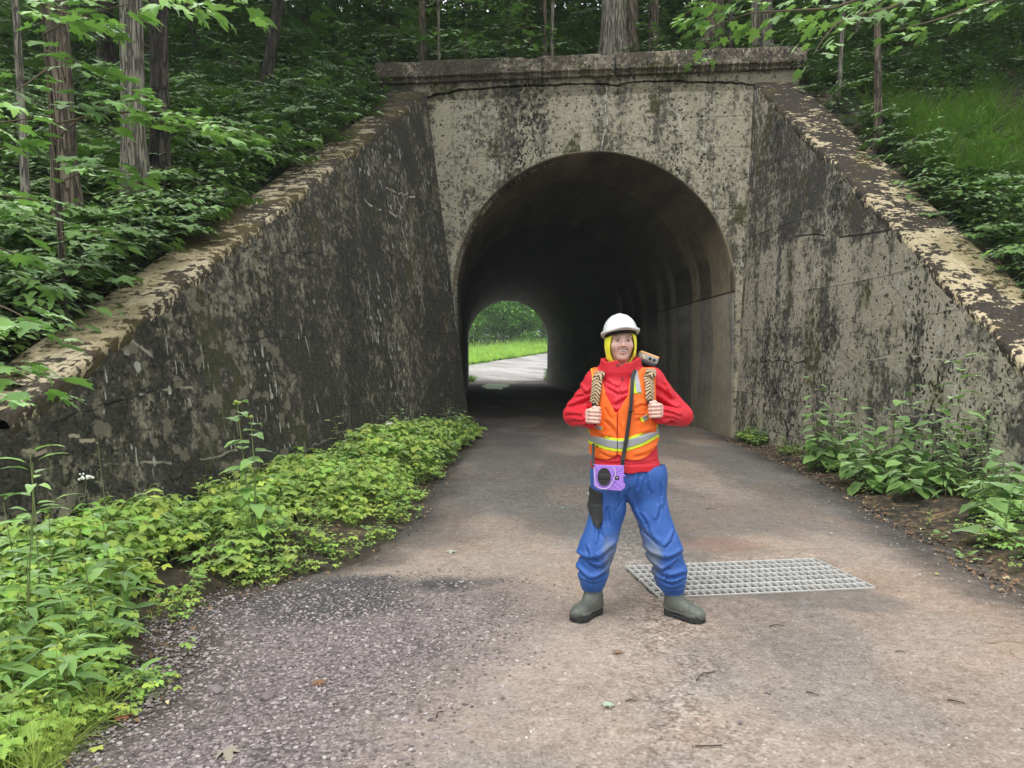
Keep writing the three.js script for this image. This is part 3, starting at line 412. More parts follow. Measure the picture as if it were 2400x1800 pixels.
// a small plant as one geometry: list of [geometry, matrix, Color]
const bunch = (list) => join(list.map(([g, m, c]) => tint(g.clone().applyMatrix4(m), c)));
const G = (k, y = 0) => rgb(0.105 * k + y * 0.07, 0.225 * k + y * 0.05, 0.04 * k), STEM = rgb(0.10, 0.16, 0.045);
function stemTo(a, b, r = 0.003, sag = 0) { const m = a.clone().lerp(b, 0.5); m.y += sag; return tube([a, m, b], [r, r * 0.85, r * 0.7], 4); }
function clumpTri(seed, h = 0.2, n = 7, ll = 0.055) { // three leaflets on each stalk
  const r = rng(seed), out = [], lf = blade(ll, ll * 0.72, ovate, 3, 0.2, 0.35);
  for (let i = 0; i < n; i++) {
    const a = i * 2.4 + r(), rad = h * (0.25 + 0.75 * r()), y = h * (0.5 + 0.6 * r()), tip = V(Math.cos(a) * rad, y, Math.sin(a) * rad); out.push([stemTo(V(0, 0, 0), tip, 0.0022, 0.02), M4.clone().identity(), STEM]);
    const tone = G(0.8 + 0.5 * r(), r() * 0.5), k = 0.75 + 0.5 * r(), tilt = (r() - 0.5) * 0.6; for (let q = -1; q <= 1; q++) out.push([lf, xf(tip, 0.1 + 0.25 * r() + tilt, PI / 2 - a + q * 1.5, (r() - 0.5) * 0.5, k * (q ? 0.9 : 1.05)), tone]);
  } return bunch(out);
}
function clumpHerb(seed, h = 0.3, n = 12, lf = blade(0.08, 0.045, ovate, 4, 0.25, 0.4)) { // upright stem with leaves in turns
  const r = rng(seed), lean = V((r() - 0.5) * 0.3 * h, h, (r() - 0.5) * 0.3 * h), out = [[stemTo(V(0, 0, 0), lean, 0.0035), new THREE.Matrix4(), STEM]];
  for (let i = 0; i < n; i++) { const t = 0.18 + 0.82 * i / (n - 1), a = i * 2.4 + r() * 0.6, p = lean.clone().multiplyScalar(t), k = (1.25 - 0.65 * t) * (0.8 + 0.4 * r()); out.push([lf, xf(p, -0.5 + 0.7 * (1 - t) + (r() - 0.5) * 0.4, a, (r() - 0.5) * 0.5, k), G(0.8 + 0.45 * r(), r() * 0.4)]); }
  return bunch(out);
}
function tuft(seed, h = 0.3, n = 16, w = 0.006) {
  const r = rng(seed), out = []; for (let i = 0; i < n; i++) { const a = r() * 7, k = 0.5 + 0.6 * r(); out.push([blade(h, w, grass, 4, 0.3, 0.5 + 1.1 * r()), xf(V((r() - 0.5) * 0.06, 0, (r() - 0.5) * 0.06), -1.35 + 0.45 * r(), a, 0, k), G(0.8 + 0.5 * r(), r() * 0.7)]); } return bunch(out);
}
function spray(seed, n = 10, lf = maple(0.1, 0.3, seed), R = 0.4) { // a flat fan of leaves along a twig
  const r = rng(seed), out = [[stemTo(V(0, 0, 0), V(0, 0.05, R * 1.3), 0.003), new THREE.Matrix4(), rgb(0.09, 0.08, 0.05)]];
  for (let i = 0; i < n; i++) { const t = 0.2 + 0.85 * i / n, s = i % 2 ? 1 : -1, p = V(s * R * 0.35 * r(), 0.04 * r(), t * R * 1.2); out.push([lf, xf(p, 0.15 + 0.4 * r(), s * (0.35 + 0.8 * r()), (r() - 0.5) * 0.6, 0.7 + 0.5 * r()), G(0.75 + 0.5 * r(), r() * 0.25)]); } return bunch(out);
}
function leafBall(seed, n = 26, R = 0.5, size = 0.13) {
  const r = rng(seed), out = [], lf = blade(size, size * 0.75, saw, 2, 0.2, 0.3); for (let i = 0; i < n; i++) { const a = r() * 7, b = Math.acos(2 * r() - 1), q = R * Math.cbrt(r()); out.push([lf, xf(V(Math.cos(a) * Math.sin(b) * q, Math.cos(b) * q * 0.7, Math.sin(a) * Math.sin(b) * q), 0.2 + r() * 0.6, r() * 7, (r() - 0.5) * 0.8, 0.7 + 0.6 * r()), G(0.75 + 0.5 * r(), r() * 0.2)]); } return bunch(out);
}
// bark
const barkTex = (seed, c, depth) => paint(512, 1024, (u, v, o) => { const x = u * 8, y = v * 4, wrap = (f, g, s) => mix(fbm(x * f + s, y * g, 4), fbm((x - 8) * f + s, y * g, 4), u), a = wrap(1.6, 7, seed), rd = Math.abs(wrap(1.2, 3.4, seed + 9) - 0.5) * 2, ridge = sst(0.02, 0.2, rd), k = (0.55 + 0.45 * ridge) * (0.75 + 0.5 * a); o[0] = c[0] * k; o[1] = c[1] * k; o[2] = c[2] * k; const lc = sst(0.62, 0.7, wrap(0.9, 3, seed + 70)); o[0] = mix(o[0], 120, lc * 0.35); o[1] = mix(o[1], 126, lc * 0.35); o[2] = mix(o[2], 108, lc * 0.35); o[3] = ridge * 0.8 + a * 0.2; }, true, true);
const tall4 = (t) => { t.map.repeat.set(1, 0.25); t.bump.repeat.set(1, 0.25); return t; };
const BARK = skin(tall4(barkTex(3, [104, 92, 78], 1)), 0.03), PALE_BARK = skin(tall4(barkTex(21, [128, 122, 110], 1)), 0.025), DARK_BARK = skin(tall4(barkTex(37, [66, 59, 51], 1)), 0.03), TWIG = std({ color: rgb(0.10, 0.075, 0.045) });
const CANOPY = [leafBall(1, 30, 0.6, 0.15), leafBall(2, 30, 0.6, 0.15), leafBall(3, 26, 0.6, 0.17)];
function tree(name, label, base, o) { // base Vector3; o: r, h, lean [x, z], bark, crown { r, y, n, dx, dz }, group, limbs
  const t = thing(name, label, 'tree', [base.x, base.y - 0.15, base.z], o.group), rr = rng(o.seed), pts = [], rad = [], n = 14, lean = o.lean ?? [0, 0];
  for (let i = 0; i <= n; i++) { const s = i / n, w = 0.02 * o.h * s; pts.push(V(lean[0] * s * o.h + w * (n2(s * 4, o.seed) - 0.5) * 1.5, o.h * s, lean[1] * s * o.h + w * (n2(s * 4, o.seed + 9) - 0.5))); rad.push(o.r * (1 - 0.72 * s) * (1 + 0.55 * Math.exp(-s * o.h / 0.35))); }
  part('trunk', tube(pts, rad, 16, 0.10, o.seed), o.bark ?? BARK, t);
  const c = o.crown; if (c) {
    const top = pts[n].clone().add(V(c.dx ?? 0, 0, c.dz ?? 0)), cy = o.h * (c.y ?? 0.85), list = [];
    for (let k = 0; k < (o.limbs ?? 5); k++) { const a = k * 2.4 + rr(), s0 = 0.55 + 0.4 * k / 5, p0 = pts[Math.round(s0 * n)], p2 = V(top.x + Math.cos(a) * c.r * 0.75, cy + c.r * 0.3 * (rr() - 0.2), top.z + Math.sin(a) * c.r * 0.75), p1 = p0.clone().lerp(p2, 0.5).add(V(0, 0.4, 0)); part('limb', tube([p0, p1, p2], [o.r * 0.35, o.r * 0.22, o.r * 0.06], 6), o.bark ?? BARK, t); }
    for (let k = 0; k < c.n; k++) { const a = rr() * 7, b = Math.acos(2 * rr() - 1), q = c.r * Math.pow(rr(), 0.42) * (0.8 + 0.4 * n3(Math.cos(a) * 2 + o.seed, Math.cos(b) * 2, Math.sin(a) * 2)); list.push({ m: xf(V(top.x + Math.cos(a) * Math.sin(b) * q, cy + Math.cos(b) * q * (c.flat ?? 0.7), top.z + Math.sin(a) * Math.sin(b) * q), 0, rr() * 7, 0, (c.s ?? 1) * (0.8 + 0.6 * rr())), c: (c.tone ?? rgb(1, 1, 1)).clone().multiplyScalar(0.75 + 0.5 * rr()) }); }
    scatter('crown', CANOPY[o.seed % 3], DULL, list, null, null, t);
  } return t;
}
// a sapling or low limb of a maple: trunk and branches carry leaves that are meshes of their own
const MAPLES = [maple(0.135, 0.3, 1), maple(0.15, 0.5, 2), maple(0.12, 0.2, 3), maple(0.14, 0.8, 4)];
const TONES = [[1, 0.2], [1.25, 0.35], [0.8, 0.05], [1.45, 0.6]].map(([k, y]) => leafMat(0.17 * k + y * 0.11, 0.36 * k + y * 0.08, 0.07 * k, { vertexColors: false, transmission: 0.45 }));
function mapleTree(label, trunk, radii, branches, o = {}) {
  const b0 = trunk[0], t = thing(o.name ?? 'maple_sapling', label, 'tree', [b0.x, b0.y, b0.z], o.group), rr = rng(o.seed ?? 1), rel = (p) => p.clone().sub(b0); let total = 0;
  part('trunk', tube(new THREE.CatmullRomCurve3(trunk.map(rel)).getPoints(14), Array.from({ length: 15 }, (_, i) => mix(radii[0], radii[1], i / 14)), 8, 0.08, o.seed), o.bark ?? BARK, t);
  for (const br of branches) {
    const c = new THREE.CatmullRomCurve3(br.p.map(rel)), len = c.getLength(); part('branch', tube(c.getPoints(8), Array.from({ length: 9 }, (_, i) => mix(br.r ?? 0.009, 0.003, i / 8)), 5), TWIG, t);
    const n = Math.min(br.n ?? Math.round(len * 26), (o.most ?? 290) - total); total += n;
    for (let i = 0; i < n; i++) {
      const s = (br.from ?? 0.25) + (1.02 - (br.from ?? 0.25)) * Math.pow((i + rr()) / n, 0.9), p = c.getPointAt(Math.min(s, 1)), d = c.getTangentAt(Math.min(s, 1)), side = i % 2 ? 1 : -1, out = V(d.z * side, 0, -d.x * side).normalize(), reach = (0.06 + (br.w ?? 0.26) * rr()) * (1.1 - 0.5 * s);
      p.addScaledVector(out, reach).add(V(0, (rr() - 0.5) * (br.thick ?? 0.16) - 0.02, 0)); const yaw = Math.atan2(out.x + d.x * 0.8, out.z + d.z * 0.8) + (rr() - 0.5) * 1.2;
      const m = part('leaf', MAPLES[Math.floor(rr() * 4)], TONES[Math.min(3, Math.floor(rr() * 3 + (br.bright ?? 0.3)))], t); m.position.copy(p); m.rotation.set((br.tilt ?? 0.32) + (rr() - 0.5) * 0.6, yaw, (rr() - 0.5) * 0.5, 'YXZ'); m.scale.setScalar((br.size ?? 1) * (0.7 + 0.5 * rr()));
    }
  } return t;
}
const hill = (px, py, lo = 5, hi = 40) => { // where the line of sight through a picture position meets the hillside
  for (let d = lo; d < hi; d += 0.05) { const p = at(px, py, d); if (p.y <= hillY(p.x, d)) return V(p.x, hillY(p.x, d), -d); } return at(px, py, hi); };

// the trees whose trunks the photograph shows, on the bank
const bank = 'trees on the wooded bank';
{
  const C = (r, y, n, dx = 0, dz = 0, s = 1.1) => ({ r, y, n, dx, dz, s });
  const T = (px, py, w, o, label) => { const p = hill(px, py, o.lo ?? 5); if (o.d) { p.copy(at(px, py, o.d)); p.y = hillY(p.x, o.d); } return tree('tree', label, p, { r: w * -p.z / FOCAL / 2, seed: 1, ...o, group: bank }); };
  T(168, 575, 58, { h: 14, lean: [-0.055, 0], seed: 4, bark: BARK, crown: C(3.4, 0.9, 420, -2, 1) }, 'stout brown trunk behind the leafy sapling, leaning toward the edge');
  T(322, 522, 56, { h: 16, lean: [-0.008, 0], seed: 5, bark: PALE_BARK, crown: C(3.6, 0.9, 420, -1.5, -1) }, 'straight grey trunk, front one of the twin trunks on the bank');
  T(372, 500, 44, { h: 16, lean: [0.006, -0.02], seed: 6, bark: DARK_BARK, crown: C(3.2, 0.88, 300, 0.4, -2) }, 'darker trunk standing close behind the straight grey twin trunk');
  T(70, 600, 20, { h: 9, lean: [-0.05, 0], seed: 7, bark: PALE_BARK, crown: C(2.2, 0.9, 160, -1, 0, 0.9) }, 'slender pale trunk low on the bank by the picture edge');
  T(612, 250, 27, { h: 13, lean: [0.17, 0], seed: 8, bark: DARK_BARK, crown: C(3.2, 0.9, 320, 1, -2) }, 'slim dark tree leaning over the bank above the dark wing wall');
  T(478, 165, 15, { h: 9, lean: [-0.22, 0], seed: 9, bark: DARK_BARK, crown: C(2.6, 0.92, 200, -1, -1) }, 'thin dark pole leaning the other way, high on the bank');
  T(1438, 128, 62, { h: 17, d: 17.4, seed: 10, bark: PALE_BARK, crown: C(4, 0.9, 460, 0.5, -2) }, 'thick pale grey trunk standing behind the coping joint');
  T(1478, 128, 34, { h: 16, d: 17.6, seed: 11, lean: [0.004, 0], bark: BARK, crown: C(3, 0.9, 260, 1, -2.5) }, 'browner trunk pressed against the thick pale trunk');
  T(1532, 125, 23, { h: 15, d: 17.8, seed: 12, bark: BARK, crown: C(3, 0.9, 260, 1, -2) }, 'single straight brown trunk beside the pale pair over the coping');
  T(1672, 120, 52, { h: 14, d: 18.6, seed: 13, bark: BARK, crown: C(3.4, 0.92, 300, 0, -2) }, 'wide rough trunk half hidden by bright maple leaves over the coping');
  T(1790, 115, 36, { h: 15, d: 17.8, seed: 14, bark: PALE_BARK, crown: C(3.4, 0.9, 320, 1, -2) }, 'pale trunk rising over the dark end of the coping');
  T(1768, 116, 15, { h: 10, d: 17.2, seed: 15, bark: PALE_BARK, crown: C(2, 0.95, 120, 0, -2) }, 'thin white pole just beside the pale trunk over the coping end');
  T(1712, 118, 10, { h: 8, d: 17.3, seed: 16, bark: DARK_BARK, crown: C(1.8, 0.95, 90, 0, -1.5) }, 'thin dark pole between the rough trunk and the white pole');
  T(990, 132, 17, { h: 10, d: 18, seed: 17, bark: BARK, crown: C(2.2, 0.95, 140, 0, -2) }, 'small grey trunk above the low end of the coping');
  T(1029, 130, 8, { h: 8, d: 17.6, seed: 18, bark: PALE_BARK, crown: C(1.6, 0.95, 80, 0, -2) }, 'pencil thin pale stem next to the small grey trunk');
  T(1278, 130, 10, { h: 8, d: 17.6, seed: 19, bark: BARK, crown: C(1.7, 0.95, 80, -0.4, -2) }, 'thin stem of a pair behind the middle of the coping');
  T(1292, 130, 9, { h: 8, d: 17.7, seed: 20, lean: [0.01, 0], bark: PALE_BARK, crown: C(1.7, 0.95, 80, 0.4, -2) }, 'paler partner of the thin stem pair behind the coping');
  T(2058, 352, 18, { h: 9, lean: [-0.012, 0], lo: 9, seed: 21, bark: BARK, crown: C(2.4, 0.92, 170, 1.2, -0.5) }, 'slim bare trunk at the back edge of the pale-topped wing wall');
  T(1962, 262, 11, { h: 7, lean: [0.05, 0], lo: 9, seed: 22, bark: PALE_BARK, crown: C(1.8, 0.95, 90, 1, -1) }, 'crooked thin grey stem rising behind the upper wing wall');
  T(2010, 120, 16, { h: 10, lo: 14, seed: 23, lean: [0.03, 0], bark: PALE_BARK, crown: C(2.4, 0.95, 140, 1, -1) }, 'thin pale pole farther up the slope behind the crooked stem');
  // deeper in the wood
  const r = rng(91), deep = [[-9, 19], [-6.2, 23], [-13, 25], [-3.4, 26], [1, 24.5], [-8, 31], [4.6, 28], [8.8, 22], [11.5, 17], [13.5, 26], [9.5, 31], [-1.5, 33], [-15, 33], [17, 32], [5, 36], [-11, 13.5], [-8.4, 16], [13, 12.5], [10, 11], [-7, 38], [1, 40], [11, 39]];
  deep.forEach(([x, d], i) => tree('forest_tree', 'dark trunk in the deep shade farther up the wooded slope', V(x, hillY(x, d), -d), { r: 0.09 + 0.12 * r(), h: 12 + 5 * r(), lean: [(r() - 0.5) * 0.08, 0], seed: 30 + i, bark: [BARK, DARK_BARK, DARK_BARK][i % 3], limbs: 4, crown: { r: 4.3, y: 0.74, n: 330, s: 1.35, flat: 0.8, dx: (r() - 0.5) * 2, dz: -1 }, group: 'trees in the depth of the wood' }));
}
// maple saplings near the dark wing wall, and limbs reaching into the picture from the top
{
  const P = at, s1 = [P(157, 772, 6.7), P(138, 490, 6.65), P(124, 300, 6.6), P(104, 60, 6.5), P(90, -200, 6.5)];
  mapleTree('young maple with tiers of bright leaves behind the mossy wall cap', s1, [0.032, 0.014], [
    { p: [P(128, 290, 6.6), P(300, 262, 6.4), P(440, 275, 6.2), P(590, 325, 6.0)], n: 62, bright: 0.85, w: 0.3, r: 0.011, tilt: 0.3 }, { p: [P(126, 330, 6.6), P(230, 250, 6.3), P(330, 235, 6.0)], n: 26, bright: 0.6, w: 0.3 },
    { p: [P(134, 430, 6.6), P(220, 395, 6.4), P(310, 405, 6.2)], n: 34, bright: 0.8, w: 0.3 }, { p: [P(136, 500, 6.6), P(60, 480, 6.2), P(-60, 500, 5.9)], n: 30, bright: 0.5 }, { p: [P(110, 120, 6.5), P(200, 150, 6.2), P(300, 190, 6.1)], n: 30, bright: 0.1, w: 0.35 },
    { p: [P(112, 160, 6.5), P(40, 210, 6.2), P(-60, 250, 5.9)], n: 24, bright: 0.4, w: 0.3 }, { p: [P(104, 80, 6.5), P(180, 40, 6.0), P(300, 10, 5.7)], n: 30, bright: 0.7 }, { p: [P(140, 560, 6.6), P(210, 540, 6.4), P(280, 560, 6.3)], n: 22, bright: 0.2 }], { seed: 3 });
  mapleTree('low maple sprouting over the tip of the dark wing wall', [P(-120, 1050, 4.9), P(-90, 850, 4.8), P(-60, 560, 4.7), P(-90, 200, 4.7)], [0.03, 0.012], [
    { p: [P(-90, 850, 4.8), P(0, 860, 4.6), P(110, 905, 4.4)], n: 26, bright: 1.1, w: 0.22, size: 1.05 }, { p: [P(-80, 700, 4.75), P(10, 720, 4.6), P(100, 770, 4.5)], n: 24, bright: 0.5, size: 1 }, { p: [P(-65, 560, 4.7), P(20, 590, 5), P(130, 650, 5.2)], n: 22, bright: 0.2 },
    { p: [P(-70, 430, 4.7), P(-10, 455, 4.6), P(90, 470, 4.6)], n: 16, bright: 0.6, w: 0.2 }, { p: [P(-80, 300, 4.7), P(-10, 290, 4.5), P(80, 275, 4.5)], n: 18, bright: 1.2, w: 0.2 }], { seed: 9 });
  mapleTree('tall maple limb with big yellow-green leaves hanging from the top edge', [V(-6.4, 2.2, -7.2), V(-6.2, 5, -7.2), V(-6, 7.5, -7.1), V(-5.8, 10, -7)], [0.1, 0.05], [
    { p: [V(-6.05, 6.6, -7.1), P(60, -160, 6.4), P(280, -60, 5.4), P(470, 20, 4.7)], n: 46, bright: 1.1, w: 0.32, from: 0.4, r: 0.02, tilt: 0.6, size: 1.05 }, { p: [V(-6.1, 5.8, -7.1), P(0, -40, 6.2), P(120, 20, 5.8), P(220, 45, 5.5)], n: 32, bright: 0.5, from: 0.4, r: 0.02 }, { p: [P(440, -60, 5.0), P(520, -25, 4.6), P(560, 8, 4.4)], n: 8, bright: 1.2, w: 0.12 }], { seed: 14, name: 'maple_tree', bark: BARK });
  mapleTree('maple limbs with bright leaves drooping over the pale-topped wing wall', [V(8.3, 3.3, -9.6), V(8.2, 6, -9.6), V(8, 9, -9.5), V(7.8, 12, -9.4)], [0.13, 0.07], [
    { p: [V(8.1, 7.6, -9.5), P(2150, -60, 9.4), P(1950, 20, 9.2), P(1760, 30, 9.3), P(1630, 80, 9.6)], n: 110, bright: 1.0, w: 0.5, from: 0.35, r: 0.03, thick: 0.35, tilt: 0.55, size: 1.05 }, { p: [V(8.15, 6.9, -9.5), P(2200, -20, 9), P(2080, 20, 8.6), P(1960, 55, 8.2), P(1905, 130, 8.0)], n: 84, bright: 0.9, w: 0.36, from: 0.3, r: 0.025, thick: 0.3, tilt: 0.7, size: 0.95 },
    { p: [V(8.2, 6.5, -9.6), P(2330, 0, 8.8), P(2200, 45, 8.4), P(2080, 75, 8.3)], n: 60, bright: 0.3, w: 0.4, from: 0.2, r: 0.02, thick: 0.25 }, { p: [P(1800, 0, 9.4), P(1700, -10, 9.4), P(1590, 40, 9.5)], n: 30, bright: 1.1, w: 0.35 }], { seed: 21, name: 'maple_tree', bark: DARK_BARK });
  mapleTree('small sprig growing from the front of the coping', [at(1638, 176, 15.4), at(1640, 160, 15.35), at(1648, 140, 15.3)], [0.008, 0.004], [{ p: [at(1640, 160, 15.35), at(1625, 150, 15.2), at(1618, 146, 15.1)], n: 7, bright: 0.2, w: 0.1 }, { p: [at(1644, 150, 15.3), at(1656, 140, 15.2), at(1662, 132, 15.1)], n: 7, bright: 0.2, w: 0.1 }], { seed: 33, name: 'coping_sprig' }).userData.category = 'plant';
  const bush = [[1090, 118, 17.3, 60], [1190, 112, 17.4, 70], [1140, 60, 19, 60], [1230, 40, 18.5, 60], [900, 60, 19, 40], [1580, 60, 20, 40]], words = ['dark maple shrub spreading behind the thin end of the coping', 'broad layered maple shrub behind the middle of the coping', 'maple sapling on the slope above the layered shrub', 'maple sapling with fan of leaves near the top edge, left of the pale trunk', 'shaded maple sapling on the slope over the dark wing wall top', 'maple sapling behind the single straight brown trunk'];
  bush.forEach(([px, py, d, n], i) => { const b = at(px, py, d); b.y = hillY(b.x, d) - 0.05; const r = rng(70 + i), h = 1.1 + 0.9 * r(); mapleTree(words[i], [b, b.clone().add(V(0, h * 0.6, 0)), b.clone().add(V(0.1, h * 1.2, 0))], [0.02, 0.008], [0, 1, 2, 3, 4].map((k) => { const a = k * 2.5 + i, q = b.clone().add(V(0, h * (0.3 + 0.2 * k), 0)); return { p: [q, q.clone().add(V(Math.cos(a) * 0.5, 0.12, Math.sin(a) * 0.5 + 0.1)), q.clone().add(V(Math.cos(a) * 1.1, 0.02, Math.sin(a) * 1.0 + 0.2))], n: Math.round(n / 4), bright: 0, w: 0.3 }; }), { seed: 60 + i, group: 'maple shrubs behind the coping' }); });
}
{ // a rotting log across the slope above the thin end of the coping
  const a = hill(868, 108, 17), b = hill(985, 112, 17), p = a.clone().lerp(b, 0.5); single('fallen_log', tube([a.clone().sub(p).add(V(0, 0.1, 0)), V(0, 0.16, 0), b.clone().sub(p).add(V(0, 0.12, 0))], [0.13, 0.12, 0.1], 10, 0.15, 4), DARK_BARK, 'dark rotting log lying on the slope above the coping', 'log', p.toArray());
}
// low growth that covers the bank: nobody could count it
{
  const r = rng(501), lists = [[], [], [], [], []], geos = [clumpHerb(11, 0.42, 13, blade(0.13, 0.075, ovate, 4, 0.2, 0.45)), clumpTri(12, 0.32, 8, 0.09), spray(13, 11, blade(0.11, 0.07, saw, 3, 0.2, 0.3), 0.42), spray(14, 10, maple(0.12, 0.3, 5), 0.45), tuft(15, 0.55, 18, 0.011)];
  const add = (k, x, d, y, s, c) => lists[k].push({ m: xf(V(x, y, -d), (r() - 0.5) * 0.4, r() * 7, (r() - 0.5) * 0.4, s), c });
  for (let i = 0; i < 30000; i++) {
    const left = r() < 0.56, d = 3 + 37 * Math.pow(r(), 1.35), edge = d < 16.5 ? (left ? lTopX(clamp(d, L_END, 16.2)) - L_CAP - 0.16 : rTopX(clamp(d, R_END, 15.5)) + R_CAP + 0.2) : 1.6, span = d < 16.5 ? 2.5 + d * 0.45 : 3 + d * 0.62, x = edge + (left ? -1 : 1) * span * Math.pow(r(), d < 16.5 ? 1.35 : 1);
    if (d > 16.4 && d < 17.1 && x > -2.4 && x < 6) continue; if (d < (left ? 4.6 : 6)) continue;
    const y = hillY(x, d) - 0.03, bare = fbm(x * 0.5 + 8, d * 0.5, 3); if (bare < 0.40 && r() < 0.7) continue;
    const lush = left && d < 11 ? 1.15 : d < 12 ? 1.25 : 1.05, tone = 0.62 + 0.5 * r(), c = rgb(tone * lush, tone * lush, tone * 0.95), kind = r();  // leaf tint varies with distance: light on the nearer bank put into colour
    const grassy = !left && d > 11.5 && d < 17 && x > 6.6 && fbm(x * 0.6, d * 0.6 + 30, 2) > 0.38;
    if (grassy) { add(4, x, d, y, 0.9 + 0.7 * r(), rgb((1.0 + 0.8 * r()) * tone, 1.4 * tone, 0.9 * tone)); continue; }
    const s = (0.75 + 0.7 * r()) * (d > 18 ? 1.5 : 1), up = kind > 0.88 ? (0.2 + 2.2 * r() * r()) * (d > 15 ? 1 : d > 9 ? 0.4 : 0.1) : 0;
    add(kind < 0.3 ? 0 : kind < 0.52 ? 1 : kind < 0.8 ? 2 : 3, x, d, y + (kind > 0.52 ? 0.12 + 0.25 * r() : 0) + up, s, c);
  }
  const names = ['oval leaved undergrowth', 'three-leaved undergrowth', 'low leafy sprays', 'maple seedlings', 'tall shade grass'];
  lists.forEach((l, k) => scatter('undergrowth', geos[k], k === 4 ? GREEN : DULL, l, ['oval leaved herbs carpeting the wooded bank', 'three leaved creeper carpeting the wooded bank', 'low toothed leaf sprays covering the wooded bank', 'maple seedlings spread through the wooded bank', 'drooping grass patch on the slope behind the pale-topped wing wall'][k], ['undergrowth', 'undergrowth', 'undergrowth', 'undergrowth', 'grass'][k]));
  // thicket standing behind the ridge
  const thick = []; for (let i = 0; i < 2600; i++) { const d = 24 + 15 * r(), x = (r() - 0.5) * 2 * (6 + d * 0.7) + 1, y = hillY(x, d) + 0.3 + 6 * Math.pow(r(), 1.3); const t = 0.6 + 0.5 * r(); thick.push({ m: xf(V(x, y, -d), 0, r() * 7, 0, 1.2 + 1.2 * r()), c: rgb(t, t, t) }); }
  scatter('thicket', CANOPY[1], DULL, thick, 'dense leafy thicket filling the wood near the ridge', 'thicket');
}
// verge plants by the dark wall: low growth, thick and bright
{
  const r = rng(733), L0 = [[], [], [], [], [], [], []], geos = [clumpTri(41, 0.17, 8, 0.05), clumpTri(42, 0.24, 7, 0.062), clumpHerb(43, 0.26, 12, blade(0.075, 0.042, ovate, 3, 0.25, 0.4)), tuft(44, 0.2, 16, 0.005), clumpHerb(45, 0.2, 9, blade(0.085, 0.04, lance, 3, 0.25, 0.4)), spray(46, 6, maple(0.07, 0.3, 8), 0.13), clumpHerb(47, 0.5, 16, blade(0.1, 0.034, lance, 4, 0.3, 0.5))];
  for (let i = 0; i < 5200; i++) {
    const d = 2.1 + 13.5 * Math.pow(r(), 1.25), a = roadL(d) + 0.02 + 0.12 * (n2(d * 2.2, 6) - 0.3), b = d < L_END ? Math.max(-4.4, -0.75 * d - 0.3) : lBaseX(d) + 0.04; if (a - b < 0.1) continue; const e = Math.pow(r(), 0.9), x = mix(a, b, e), f = fbm(x * 1.4 + 3, d * 0.9, 3), open = fbm(x * 3.1 + 71, d * 2.6, 3);
    const bare = Math.max(sst(0.9, 0.2, Math.hypot((x + 1.75) / 0.55, (d - 6.2) / 0.7)), sst(1, 0.2, Math.hypot((x + 2.1) / 0.4, (d - 4.3) / 0.5)) * 0.7, sst(0.12, 0.0, e) * 0.5); if (r() < bare * 0.9 || open < 0.36 + 0.10 * sst(0.3, 0, e)) continue;
    const y = groundY(x, d) + 0.0, t = 0.85 + 0.5 * r(), yel = r() < 0.2 ? 1.6 : 1 + 0.3 * r(), lum = 1.85, c = rgb(lum * t * yel * 1.1, lum * t * (yel > 1.5 ? 1.15 : 1.02), lum * t * 0.85), s = (0.5 + 0.75 * r()) * (0.5 + 0.75 * sst(0, 0.4, e)) * (d > 9 ? 1.25 : d < 4.4 ? 0.75 : 0.95), k = r(), kind = k > 0.93 ? 6 : f > 0.56 ? (k < 0.72 ? 1 : 2) : k < 0.42 ? 0 : k < 0.56 ? 2 : k < 0.7 ? 3 : k < 0.82 ? 4 : 5;
    L0[kind].push({ m: xf(V(x, y + (kind === 5 ? 0.05 + 0.1 * r() : 0), -d), (r() - 0.5) * 0.3, r() * 7, (r() - 0.5) * 0.3, kind === 6 ? Math.min(s, 0.45 + 0.4 * r()) * (d > 9 ? 0.8 : 1) : s), c });
  }
  const nm = ['small three leaved ground cover along the dark wing wall', 'taller three leaved ground cover heaped against the dark wing wall', 'oval leaved herbs mixed in the verge by the dark wall', 'short grass tufts at the rim of the verge', 'narrow leaved herbs mixed in the verge by the dark wall', 'tiny maple seedlings in the verge by the dark wall', 'taller willowy herbs rising from the verge by the dark wall'];
  L0.forEach((l, k) => scatter('ground_cover', geos[k], GREEN, l, nm[k], k === 3 ? 'grass' : 'ground cover'));
  const R0 = [[], [], []]; for (let i = 0; i < 1300; i++) { const d = 4.6 + 10.6 * Math.pow(r(), 1.2), b = d < R_END ? 4.9 : rBaseX(d) - 0.05, a = roadR(d) + 0.1, e = Math.sqrt(r()), x = mix(a, b, e); if (fbm(x * 1.6, d * 1.2 + 60, 3) < 0.5 - 0.1 * sst(10, 7, d) || b - a < 0.05) continue; const t = 0.85 + 0.5 * r(), k = Math.floor(r() * 3); R0[k].push({ m: xf(V(x, groundY(x, d), -d), (r() - 0.5) * 0.3, r() * 7, 0, 0.6 + 0.6 * r()), c: rgb(1.5 * t * (1 + 0.4 * r()), 1.5 * t, t * 1.2) }); }
  [0, 2, 4].forEach((g, k) => scatter('ground_cover', geos[g], GREEN, R0[k], ['small three leaved seedlings on the verge under the streaked wall', 'oval leaved seedlings on the verge under the streaked wall', 'narrow leaved seedlings on the verge under the streaked wall'][k], 'ground cover'));
}
